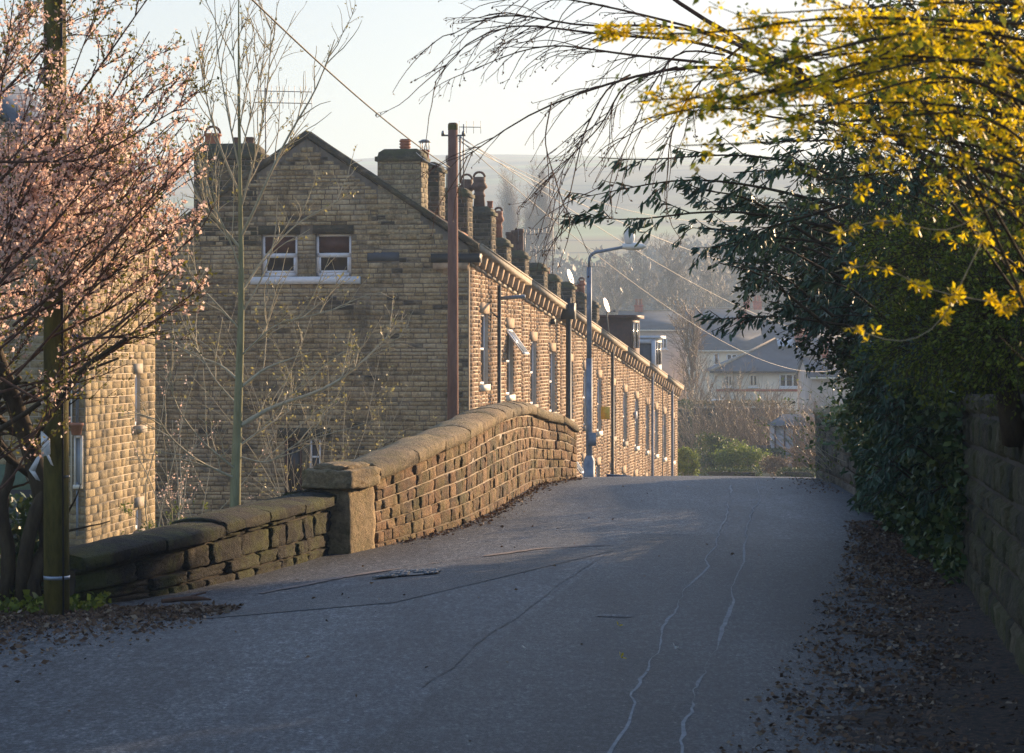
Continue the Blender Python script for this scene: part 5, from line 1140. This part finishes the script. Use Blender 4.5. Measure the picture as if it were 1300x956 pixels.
# a few hanging sprays lower down
fs = [([(1300, 390, 6.6), (1180, 370, 6.6), (1110, 330, 6.6), (1060, 345, 6.6)], .002, .001), ([(1250, 300, 6.6), (1190, 420, 6.6), (1140, 440, 6.6), (1080, 415, 6.6)], .002, .001), ([(1280, 250, 6.5), (1200, 300, 6.5), (1130, 275, 6.5), (1090, 283, 6.5), (1050, 305, 6.5)], .002, .001),
      ([(1330, 300, 6.4), (1300, 380, 6.4), (1275, 400, 6.4), (1262, 370, 6.4)], .002, .001), ([(1240, 100, 6.4), (1120, 130, 6.4), (1095, 190, 6.4), (1105, 215, 6.4)], .002, .001), ([(1330, 200, 6.4), (1240, 250, 6.4), (1225, 270, 6.4), (1255, 310, 6.4)], .002, .001)]
A2 = thing('forsythia_spray', 'loose drooping forsythia sprays with scattered flowers against the dark evergreen', 'shrub', tuple(P(1310, 330, 6.5)))
l1, r1 = limbs(fs, 6.5, rng, 12, 0); k = MB(); k.tubes(l1, r1, 5); k.build('stems', M['barkp'], A2)
q0, _ = pts_on(l1, 46, rng, .3)
for c_ in q0: q = c_ + rng.normal(size=(3, 3)) * .009; k = MB(); k.leaves(q, .021 * rng.uniform(.8, 1.2, 3), PET, PETF, rng, up=-.6); k.build('flower', M['forsy'], A2)

# --- undergrowth at the near left
rng = rs(90)
def ugf(rng, n):
    x = rng.uniform(-5.2, -3.0, n); y = 17.0 + rng.uniform(-.2, .9, n) + (x + 5) * .1; z = np.abs(rng.normal(size=n)) * .05; return np.stack([x, y, z], -1)
ivy('ground_plants', 'low green weeds and ivy at the foot of the mossy pole', 3200, ugf, .05, 91, 'greenl')
def ugf2(rng, n):
    x = rng.uniform(-5.6, -3.45, n); y = 17.5 + rng.uniform(0, .7, n); z = rng.rand(n) ** 1.3 * (1.15 - .35 * (x + 5.6) / 2); return np.stack([x, y, z], -1)
ivy('ivy_growth', 'tangled dark ivy bank behind the mossy pole', 5200, ugf2, .055, 92)
for i_, (px, hh) in enumerate(((28, 1.7), (45, 1.3), (2, 1.6))):
    lab = ['knotted ivy clad stump under the leaning blossom trunk', 'short dark stem between the stump and the pole', 'dark upright stem at the very edge of the picture'][i_]
    b0 = P(px, 770, 17.5); A = thing('climbing_ivy', lab, 'ivy', tuple(b0)); k = MB(); pts = [b0 + [rng.normal() * .05 * j, rng.normal() * .05 * j, hh * j / 6] for j in range(7)]; k.tube(smoothp(pts, 12), np.linspace(.06, .02, 12), 8); k.build('stem', M['barkd'], A)
    t = spawn(smoothp(pts, 12)[None], 14, .5, 7, rng, .7, (0, 0, .3), .2); k = MB(); k.tubes(t, rad(t, .012, .004), 5); k.build('branches', M['barkd'], A)
# twig on the road
k = MB(); tw = np.array([[*ground_pt(px, py), 0] for px, py in ((206, 770), (225, 768), (250, 766), (268, 768))]); tw[:, 2] = .04; k.tube(smoothp(tw, 10), [.016, .018, .02, .018, .02, .022, .02, .015, .012, .006], 7)
k.tube(smoothp(tw[1:3] + [[0, 0, 0], [.05, .12, .03]], 5), .007, 5); tag(k.build('fallen_branch', M['barkr'], origin=tw[0]), 'short broken branch lying on the asphalt below the low wall', 'branch')
# --- leaf litter
def litter(name, label, f, n, ls, seed, parent=None):
    rng = rs(seed); XY = f(rng, n); z = rz(XY[:, 0], XY[:, 1]) + .006 + rng.rand(len(XY)) * .018; q = np.c_[XY, z]; D = rng.normal(size=(len(q), 3)) * [1, 1, .25]
    k = MB(); k.leaves(q, ls * (.3 + 1.5 * rng.rand(len(q)) ** 2.2), LEAF, LF, rng, dirs=norm(D), jit=.4); return tag(k.build(name, M['litter']), label, 'leaves', kind='stuff')
m, n, b = newmat('leaf_mould'); n.links.new(ramp(n, noise(n, 22, 6, .8), [(.38, (.012, .008, .006)), (.5, (.045, .026, .016)), (.64, (.13, .075, .045))]), b.inputs['Base Color']); b.inputs['Roughness'].default_value = .95; bump(n, b, noise(n, 22, 6, .8), 1, .03); M['mould'] = m
def mould_strip(y0, y1, wf, seed):
    rng = rs(seed); k = MB(); Yq = np.linspace(y0, y1, 260); nz = np.convolve(rng.normal(size=268), np.ones(9) / 9, 'valid'); ww = wf(Yq) * (1 + .9 * nz + .12 * rng.normal(size=260)); Xq = np.interp(Yq, gp.Y, gp.X) + .05
    cs = [0, .4, .8, 1]; V = np.stack([np.stack([Xq - ww * c, Yq, rz(Xq - ww * c, Yq) + [.05, .025, .012, .003][i]], -1) for i, c in enumerate(cs)], 1); i = np.arange(260 * 4).reshape(260, 4)
    k.add(V.reshape(-1, 3), np.stack([i[:-1, :-1], i[:-1, 1:], i[1:, 1:], i[1:, :-1]], -1).reshape(-1, 4)); o_ = k.build('leaf_mould', M['mould'], fix=True); tag(o_, 'dark damp leaf mould banked against the garden wall', 'leaf mould', kind='stuff')
mould_strip(8, 27, lambda y: np.interp(y, [8, 14, 20, 27], [1.0, .95, .6, .2]), 12)
def lf1(rng, n):
    Y = rng.uniform(9.5, 26, n) ; e = rng.beta(1, 1.7, n) * np.interp(Y, [9, 14, 20, 26], [1.8, 1.45, 1.0, .5]); X = np.interp(Y, gp.Y, gp.X) - .05 - e; nz = np.sin(X * 7 + Y * 3) * np.sin(Y * 2.3 - X * 4); ok = (rng.rand(n) < .65 + .5 * nz); return np.stack([X, Y], -1)[ok]
litter('leaf_litter', 'brown leaf litter drifted along the foot of the garden wall', lf1, 42000, .032, 95)
def lf2(rng, n):
    X = rng.uniform(-6, -1.6, n); Y = 17.3 - rng.exponential(1.1, n) * (.35 + .4 * np.clip(-X - 2.2, 0, 3)); ok = (Y > 10) & (X < -2.0 - rng.exponential(.12, n) - (17 - Y) * .15); return np.stack([X, Y], -1)[ok]
litter('leaf_litter', 'brown leaf litter on the verge by the mossy pole', lf2, 22000, .034, 96)
def lf3(rng, n):
    Y = rng.uniform(23, 36, n); X = np.interp(Y, pp.Y, pp.X) + .08 + rng.exponential(.06, n); return np.stack([X, Y], -1)
litter('leaf_litter', 'thin line of debris along the foot of the sunlit parapet', lf3, 1500, .04, 97)
def lf4(rng, n):
    a = rng.rand(n) < .55; Y = np.where(a, rng.uniform(31, 36, n), rng.uniform(10, 33, n)); X = np.where(a, xr(Y) - .15 - rng.exponential(.22, n), rng.uniform(-2.5, 3, n)); ok = a | (rng.rand(n) < .4); return np.stack([X, Y], -1)[ok]
litter('leaf_litter', 'scattered leaves on the open asphalt and by the shaded parapet', lf4, 900, .026, 98)
for i_, (px, py) in enumerate(((785, 804), (788, 845), (668, 833), (857, 834))):
    X, Y = ground_pt(px, py); k = MB(); k.leaves(np.array([[X, Y, .05]]), .035, PET, PETF, rs(i_), up=2); 
    tag(k.build('fallen_petals', M['forsy'] if i_ < 2 else M['plastic'], origin=(X, Y, .03)), ['yellow flower lying upper on the asphalt centre', 'yellow flower lying lower on the asphalt centre', 'pale petal scrap on the asphalt between the seams', 'pale scrap on the asphalt beside the long crack'][i_], 'litter')

# ------------------------------------------------------------------ gardens beyond the crest
def gz(X, Y): return float(hgt(np.array([float(X)]), np.array([float(Y)]))[0])
def pbox(x0, x1, ytop, Y, dep, drop): return (Xp(x0, Y), Y, Zp(ytop, Y) - drop), (Xp(x1, Y), Y + dep, Zp(ytop, Y))
leafbox('clipped_hedge', 'low clipped green hedge with rusty patches beside the valley lamp', 'hedge', *pbox(893, 968, 596, 112, 1.2, 1.3), 5200, .09, 'hedge', 1, group='low hedges beyond the crest')
leafbox('clipped_hedge', 'short low clipped hedge next to the shaded parapet end', 'hedge', *pbox(990, 1040, 596, 106, 1.2, 1.3), 3200, .09, 'hedge', 2, group='low hedges beyond the crest')
leafbox('tall_hedge', 'long brown green hedge below the cream hipped house', 'hedge', *pbox(866, 1010, 511, 150, 2, 3.2), 9000, .16, 'hedgeb', 3)
leafbox('tall_hedge', 'dark green hedge block beyond the last house of the terrace', 'hedge', *pbox(850, 880, 511, 146, 3, 3.8), 3000, .15, 'ivy', 4)
leafbox('clipped_hedge', 'rounded dark hedge in front of the picket fence', 'hedge', *pbox(962, 998, 571, 125, 1.5, 1.2), 3000, .1, 'ivy', 5)
def bushball(label, px, py, rpx, rpy, Y, mat, n, ls, seed, name='bush', barkm=None):
    rng = rs(seed); c = P(px, py, Y); r_ = np.array([rpx / F * Y, rpx / F * Y * .8, rpy / F * Y]); base = c - [0, 0, r_[2] + .6]; A = thing(name, label, 'bush', tuple(base))
    lob = c + norm(rng.normal(size=(16, 3))) * r_ * rng.uniform(.3, .85, (16, 1)); lr = rng.uniform(.18, .5, 16); idx = rng.randint(16, size=n); u = norm(rng.normal(size=(n, 3))) * (rng.rand(n)[:, None] ** .4) * rng.uniform(.7, 1.5, (n, 1)); q = lob[idx] + u * r_ * lr[idx][:, None]
    k = MB(); k.leaves(q, ls * rng.uniform(.6, 1.3, n), LEAF, LF, rng, up=.3); k.build('foliage', M[mat], A)
    pts = np.array([[base, lob[i]] for i in range(9)]); pts = np.array([resamp(p_, 5) for p_ in pts]); k = MB(); k.tubes(pts, rad(pts, .05, .02), 5); k.build('stems', M['barkp'], A); return A
bushball('bright green rounded bush at the foot of the last terrace house', 874, 588, 19, 20, 108, 'bright', 3500, .12, 11)
bushball('bright leafy green bush in the middle of the gardens', 938, 582, 38, 20, 120, 'bright', 6000, .13, 12)
bushball('pale yellow green bush sprawling beside the bright leafy one', 908, 572, 30, 26, 126, 'hedge', 4000, .13, 13)
bushball('pale bleached bush beside the low hedges', 985, 590, 24, 15, 118, 'twigtan', 2600, .1, 14)
bushball('straw coloured bush below the corrugated shed', 1020, 580, 24, 20, 112, 'twigtan', 4200, .09, 15)
def bare(name, label, base, h, n1, n2, n3, mat, seed, spread=.55, group=None, trunk=True, leaf=None, col=.3, r=None):
    rng = rs(seed); base = np.array(base, float); A = thing(name, label, 'tree', tuple(base), group); r = h * .014 if r is None else r
    tr = smoothp([base, base + [0, 0, h * .35], base + [rng.normal() * h * .03, 0, h * .95]], 12)[None]
    k = MB(); k.tubes(tr, rad(tr, r, r * .25), 7); k.build('trunk', M['barkp'], A)
    b1 = spawn(tr, n1, h * .5, 8, rng, spread, (0, 0, .5), .08, .15, .9); b2 = spawn(b1, n2, h * .2, 6, rng, .6, (0, 0, .35), .12, .15); b3 = spawn(b2, n3, h * .09, 4, rng, .7, (0, 0, .25), .15, .1)
    k = MB(); k.tubes(b1, rad(b1, r * .35, r * .12), 4); k.tubes(b2, rad(b2, r * .14, r * .07), 3); k.tubes(b3, rad(b3, r * .09, r * .06), 3); k.build('crown', M[mat], A)
    return A
def shr(px, pyb, Y, h, label, seed, mat='twigtan', n=90, group='bare garden shrubs below the houses'):
    rng = rs(seed); A = shrub('bare_bush', label, 'shrub', (Xp(px, Y), Y, Zp(pyb, Y)), h, h * .9, 44, n * 3, 'twigtan', 'greenl', 0, .05, seed, group=group, r=.03, spread=.5, up=1.0); return A
for i_, (px, pyb, Y, h, lab) in enumerate([(885, 600, 140, 5.2, 'tan bare shrub just beyond the end of the terrace'), (905, 600, 135, 5.0, 'pinkish bare shrub behind the valley lamp post'), (935, 595, 138, 4.6, 'bare shrub in the middle below the hipped house'), (965, 590, 135, 4.8, 'bare spreading shrub above the picket fence'),
      (990, 585, 142, 4.2, 'bare shrub leaning against the shed'), (1030, 600, 118, 3.2, 'reddish bare shrub in front of the shed doors'), (1050, 600, 110, 3.4, 'bare shrub hard against the shaded parapet'), (920, 560, 165, 5.8, 'tall bare shrub in front of the cream render wall'), (870, 560, 160, 5.5, 'bare shrub above the dark hedge block'), (955, 575, 160, 5.0, 'bare shrub before the two cream house windows')]):
    shr(px, pyb, Y, h, lab, 200 + i_)
# thin poplar-like tree by the cream house
bare('bare_tree', 'slim bare tree rising before the buff gable beyond the terrace end', (Xp(878, 170), 170, Zp(560, 170)), 9.5, 30, 260, 900, 'twigtan', 301, .3)
# shed, fence
Y = 128; x0, x1 = Xp(984, Y), Xp(1050, Y); A = thing('shed', 'pale corrugated shed with dark uprights beside the shaded parapet', 'shed', (x0, Y, Zp(610, Y)))
k = MB(); k.box((x0, Y, Zp(610, Y)), (x1, Y + 2.6, Zp(541, Y))); k.build('wall', M['bluegrey'] if False else plain('shed_panel', (.42, .4, .42), .8, var=.1), A, fix=True)
k = MB(); z_ = Zp(541, Y); k.add(np.array([(x0 - .15, Y - .15, z_), (x1 + .15, Y - .15, z_), (x1 + .15, Y + 2.8, z_), (x0 - .15, Y + 2.8, z_), (x0 + .6, Y + 1.3, z_ + .62), (x1 - .3, Y + 1.3, z_ + .62)]), [(0, 1, 5, 4), (1, 2, 5, 5)][:1] + [(2, 3, 4, 5)]); k.add(np.array([(x0 - .15, Y - .15, z_), (x0 - .15, Y + 2.8, z_), (x0 + .6, Y + 1.3, z_ + .62), (x1 + .15, Y - .15, z_), (x1 + .15, Y + 2.8, z_), (x1 - .3, Y + 1.3, z_ + .62)]), [(0, 2, 1), (3, 4, 5)]); k.build('roof', M['slatefar'], A, fix=True)
for j in range(6):
    k = MB(); xx = x0 + (x1 - x0) * j / 5.5; k.box((xx - .04, Y - .05, Zp(610, Y)), (xx + .04, Y - .002, z_)); k.build('upright', M['brown'], A, fix=True)
k = MB(); k.box((x0 - .15, Y - .2, z_ - .06), (x1 + .15, Y - .15, z_ + .03)); k.build('fascia', M['brown'], A, fix=True)
Y = 130; A = thing('picket_fence', 'pale picket fence between the bare shrubs and the shed', 'fence', (Xp(942, Y), Y, Zp(590, Y))); k = MB()
for j in range(24): xx = Xp(942, Y) + j * .085 * 1.0; k.box((xx, Y, Zp(595, Y)), (xx + .055, Y + .02, Zp(565, Y)))
k.build('slats', M['slatefar'], A, fix=True); k = MB(); k.box((Xp(942, Y), Y + .022, Zp(572, Y)), (Xp(942, Y) + 2.05, Y + .06, Zp(570, Y))); k.build('rail', M['slatefar'], A, fix=True)

# ------------------------------------------------------------------ houses in the valley
def fwin(par, px0, px1, py0, py1, Y, n=2, mat='white'):
    x0, x1, z0, z1 = Xp(px0, Y), Xp(px1, Y), Zp(py1, Y), Zp(py0, Y); f = MB(); t = .13
    f.box((x0, Y - .08, z0), (x1, Y - .003, z0 + t)); f.box((x0, Y - .08, z1 - t), (x1, Y - .003, z1))
    for j in range(n + 1): c = x0 + (x1 - x0) * j / n; c0 = min(max(c - t / 2, x0), x1 - t); f.box((c0, Y - .075, z0 + t), (c0 + t, Y - .004, z1 - t))
    w1 = f.build('window', M[mat], par, fix=True); g = MB(); g.box((x0 + .05, Y - .04, z0 + .05), (x1 - .05, Y - .006, z1 - .05)); g.build('pane', M['glass'], w1, fix=True)
    s_ = MB(); s_.box((x0 - .1, Y - .16, z0 - .12), (x1 + .1, Y - .002, z0 - .002)); s_.build('sill', M['white'], w1, fix=True); return w1
def bchim(par, px0, px1, py0, py1, Y, dep=.8, pots=2, mat='brick'):
    x0, x1, z0, z1 = Xp(px0, Y), Xp(px1, Y), Zp(py1, Y), Zp(py0, Y); k = MB(); k.box((x0, Y, z0), (x1, Y + dep, z1)); k.box((x0 - .06, Y - .06, z1), (x1 + .06, Y + dep + .06, z1 + .15)); c = k.build('chimney', M[mat], par, fix=True)
    for j in range(pots): k = MB(); k.lathe((x0 + (x1 - x0) * (j + .5) / pots, Y + dep / 2, z1 + .15), [(0, 0), (.16, 0), (.14, .5), (.18, .55), (.18, .62), (.12, .62), (0, .5)], 10); k.build('pot', M['terra'], c)
    return c
# cream hipped house
Y = 185; zg = -7.8; A = thing('cream_house', 'cream rendered house with hipped slate roof and roof light', 'house', (Xp(960, Y), Y, zg)); x0, x1 = Xp(909, Y), Xp(1062, Y); ze = Zp(470, Y)
k = MB(); k.box((x0, Y, zg - 1), (x1, Y + 8, ze)); k.build('wall', M['render'], A, fix=True)
k = MB(); o_ = .45; zr_ = Zp(431, Y + 4); e = [(x0 - o_, Y - o_), (x1 + o_, Y - o_), (x1 + o_, Y + 8 + o_), (x0 - o_, Y + 8 + o_)]; rx0, rx1 = Xp(984, Y + 4), Xp(1030, Y + 4)
V = np.array([(*p_, ze - .1) for p_ in e] + [(rx0, Y + 4, zr_), (rx1, Y + 4, zr_)]); k.add(V, [(0, 1, 5, 4), (2, 3, 4, 5)]); k.add(V, [(3, 0, 4), (1, 2, 5)]); k.add(V, [(3, 2, 1, 0)]); rf = k.build('roof', M['slatefar'], A, fix=True)
k = MB(); k.tube([V[0] + [0, 0, .05], V[4] + [0, 0, .06]], .11, 6); k.tube([V[4] + [0, 0, .05], V[5] + [0, 0, .05]], .1, 6); k.build('ridge_tile', M['slatefar'] if False else M['gutter'], rf)
k = MB(); a_, b_ = Xp(989, Y + 2), Xp(1011, Y + 2); 
def hr(x, t): return np.array([x, Y - o_ + (4 + o_) * t, ze - .1 + (zr_ - ze + .1) * t + .08])
Q = [hr(a_, .72), hr(b_, .72), hr(b_, .95), hr(a_, .95)]; k.hexa(np.array(Q + [q + np.array([0, 0, .12]) for q in Q])); k.build('roof_light', M['skyglass'], rf, fix=True)
bchim(A, 1010, 1026, 412, 436, Y + 3.6); fwin(A, 989, 1015, 474, 492, Y, 3); fwin(A, 951, 962, 475, 491, Y, 2, 'cream'); fwin(A, 920, 930, 476, 491, Y, 2, 'cream')
k = MB(); k.box((x0 - .03, Y - .06, Zp(497, Y)), (x1, Y - .002, Zp(494, Y))); k.build('string_course', M['brick'], A, fix=True)
k = MB(); k.box((x0 - .5, Y - .55, ze - .2), (x1 + .5, Y - .4, ze - .06)); k.build('gutter', M['black'], A, fix=True)
# rows of houses: near row gable and rear rows
def row(label, px0, px1, pye, pyr, Y, dep, wallm, group='slate roofed houses in the valley', roofm='slatefar', wins=(), chim=()):
    x0, x1 = Xp(px0, Y), Xp(px1, Y); ze = Zp(pye, Y); zr_ = Zp(pyr, Y + dep / 2); A = thing('slate_roofed_house', label, 'house', ((x0 + x1) / 2, Y, zg), group)
    k = MB(); k.poly_prism([(x0, Y, zg - 2), (x0, Y + dep, zg - 2), (x0, Y + dep, ze), (x0, Y + dep / 2, zr_ - .1), (x0, Y, ze)], (x1 - x0, 0, 0)); k.build('wall', M[wallm], A, fix=True)
    k = MB()
    for sg in (0, 1):
        ye = Y - .3 if sg == 0 else Y + dep + .3; Q = [(x0 - .15, ye, ze - .12), (x1 + .15, ye, ze - .12), (x1 + .15, Y + dep / 2, zr_), (x0 - .15, Y + dep / 2, zr_)]; Q = [np.array(q) for q in Q]; k.hexa(np.array(Q + [q + np.array([0, 0, .15]) for q in Q]))
    rf = k.build('roof', M[roofm], A, fix=True); k = MB(); k.box((x0 - .15, Y + dep / 2 - .15, zr_ + .1), (x1 + .15, Y + dep / 2 + .15, zr_ + .24)); k.build('ridge_tile', M['gutter'], rf, fix=True)
    k = MB(); k.box((x0, Y - .42, ze - .18), (x1, Y - .31, ze - .05)); k.build('gutter', M['cream'], A, fix=True)
    for w_ in wins: fwin(A, *w_[:4], Y, w_[4])
    for c_ in chim: bchim(A, *c_[:4], Y + (c_[4] if len(c_) > 4 else dep / 2 - .4), .8, 2, 'brick')
    return A
row('buff house with small paned window beyond the white dormer', 790, 872, 418, 396, 235, 9, 'pinkrender', wins=[(832, 847, 428, 443, 3), (868, 871.5, 428, 441, 1), (800, 812, 430, 443, 2)], chim=[(806, 816, 389, 398)])
row('pale house with two windows under a broad dark roof', 880, 968, 444, 408, 222, 9, 'render', wins=[(906, 913, 448, 464, 1), (922, 936, 449, 460, 2), (945, 955, 449, 460, 2)], chim=[(937, 949, 403, 412, 2.6)])
row('buff house hidden behind the red brick chimney', 968.5, 1075, 444, 410, 222, 9, 'pinkrender', wins=[(1040, 1052, 450, 462, 2)], chim=[])
row('house whose long ridge shows behind the broad dark roof', 862, 1010, 415, 393, 262, 9, 'render', chim=[(945, 952, 385, 396), (957, 967, 384, 396)])
row('furthest house of the valley with ridge near the evergreen', 1010.5, 1100, 415, 393, 262, 9, 'pinkrender', chim=[(1040, 1048, 385, 396)])
row('low cottage roof peeping between the cream house and the dark evergreen', 1028, 1080, 478, 455, 165, 7, 'pinkrender', chim=[(1044, 1051, 447, 458)])
row('house tucked behind the terrace chimneys', 735, 789, 424, 404, 240, 9, 'pinkrender')
k = MB(); tag_ = thing('slate_roofed_house', 'low slate roof peeping past the last terrace gutter', 'house', (Xp(845, 118), 118, -6), 'slate roofed houses in the valley')
V = np.array([P(832, 466, 116), P(858, 476, 116), P(858, 476, 122), P(832, 466, 122), P(832, 452, 119)[:], P(846, 466, 119)]); x0, x1 = Xp(832, 116), Xp(858, 116); k.poly_prism([(x0 - 2, 116, -8), (x0 - 2, 122, -8), (x0 - 2, 122, Zp(476, 116)), (x0 - 2, 119, Zp(455, 116)), (x0 - 2, 116, Zp(476, 116))], (x1 - x0 + 1.2, 0, 0)); k.build('wall', M['slatefar'], tag_, fix=True)
# ------------------------------------------------------------------ bare trees and poplars on the valley floor
p0 = bare('bare_tree', 'broad hazy bare tree rising behind the slate roofs above the brick chimney', (0, 0, 0), 11, 26, 420, 2600, 'twigfar', 401, .75, 'bare trees behind the valley houses', r=.16)
p1 = bare('bare_tree', 'hazy bare tree with a rounded head beyond the street lamp head', (0, 0, 0), 11, 30, 460, 2600, 'twigfar', 402, .65, 'bare trees behind the valley houses', r=.15)
spots = [(850, 400, 305, 1.0), (965, 400, 300, .98), (905, 398, 320, .95), (815, 400, 330, 1.0), (780, 405, 310, .9), (1005, 398, 325, .9), (730, 405, 340, .9), (1040, 398, 310, .8), (690, 405, 345, .85), (760, 395, 380, 1.1), (880, 392, 390, 1.1), (940, 392, 380, 1.1), (1030, 395, 400, 1.2), (655, 400, 390, 1.)]
tl_ = ['broad hazy bare tree directly above the buff house chimney', 'hazy bare tree above the two pots on the broad dark roof', 'hazy bare tree between the two broad ones behind the roofs', 'hazy bare tree just beyond the curved street lamp arm', 'bare tree showing past the lower terrace chimneys', 'bare tree beside the dark conifer edge', 'bare tree behind the satellite dish chimney', 'bare tree mostly hidden by the dark conifer', 'bare tree behind the poplar foot', 'taller pale tree deeper in the haze past the lamp post', 'taller pale tree deeper in the haze above the buff house', 'taller pale tree deeper in the haze over the long ridge', 'taller pale tree deeper in the haze against the conifer', 'pale hazy tree behind the middle terrace chimneys']
for i_, (px, py, Y, sc) in enumerate(spots):
    src = (p0, p1)[i_ % 2]; o = src if i_ < 2 else copy_tree(src); o.location = (Xp(px, Y), Y, gz(Xp(px, Y), Y) - .5 if Y > 330 else Zp(py + 22, Y)); o.rotation_euler = (0, 0, i_ * 1.3); o.scale = (sc,) * 3; o['label'] = tl_[i_]
pq = bare('poplar', 'x', (0, 0, 0), 15, 90, 800, 4200, 'twigtan', 403, .14, 'bare poplars in the haze', r=.17)
for i_, (px, pt, Y, sc, lab) in enumerate([(687, 258, 400, 1, 'tall pale bare poplar standing alone above the terrace chimneys'), (646, 262, 415, .95, 'fainter bare poplar nearer the telegraph pole'), (673, 285, 405, .8, 'shorter poplar pressed against the tallest one')]):
    o = pq if i_ == 0 else copy_tree(pq); h_ = 15 * sc; o.location = (Xp(px, Y), Y, Zp(pt, Y) - h_ * 1.35); o.scale = (sc, sc, sc * 1.42); o['label'] = lab; o.rotation_euler = (0, 0, i_)
# far wood on the hillside
rng = rs(500); n = 2600; X = rng.uniform(-10, 150, n); Yw = rng.uniform(400, 620, n); nzv = np.sin(X * .012 + 2) + np.sin(Yw * .011 + X * .006) + .5 * np.sin(X * .05); ok = (nzv > -.5) & (Yw < 470 + 1.2 * (X + 5)); X, Yw = X[ok], Yw[ok]
z = hgt(X, Yw); hh = rng.uniform(5, 10, len(X)); per = 60
c = np.repeat(np.stack([X, Yw, z + hh * .55], -1), per, 0); rr_ = np.repeat(hh, per)[:, None] * [.32, .32, .5]; q = c + norm(rng.normal(size=c.shape)) * rr_ * rng.uniform(.4, 1, len(c))[:, None]
k = MB(); k.leaves(q, 1.5 * rng.uniform(.6, 1.3, len(q)), LEAF, LF, rng, np.repeat(rng.rand(len(X)), per) * .7 + rng.rand(len(q)) * .3, up=.5); tag(k.build('far_wood', M['twigfar']), 'hazy woodland covering the lower hillside', 'woodland', kind='stuff')
# trees beyond the lane that dapple the terrace with shade
for i_, (x, y, h_, lab) in enumerate([(13.5, 66, 5.5, 'bare garden tree hidden behind the evergreen hedge side'), (17, 80, 6, 'second bare garden tree across the lane from the terrace'), (20, 92, 6, 'third bare garden tree opposite the brown dormer')]):
    bare('garden_tree', lab, (x, y, gz(x, y)), h_, 30, 260, 1200, 'twigtan', 600 + i_, .7, 'garden trees across from the terrace')
# ------------------------------------------------------------------ haze
k = MB(); k.box((-960, -60, -14), (960, 1950, 138)); m = bpy.data.materials.new('haze_air'); m.use_nodes = True; nt = m.node_tree; nt.nodes.remove(nt.nodes['Principled BSDF'])
v = nt.nodes.new('ShaderNodeVolumePrincipled'); v.inputs['Color'].default_value = (.62, .8, 1, 1); v.inputs['Density'].default_value = HAZE; v.inputs['Anisotropy'].default_value = .1
nt.links.new(v.outputs[0], nt.nodes['Material Output'].inputs['Volume']); tag(k.build('haze', m), 'thin blue morning haze filling the valley', kind='stuff')
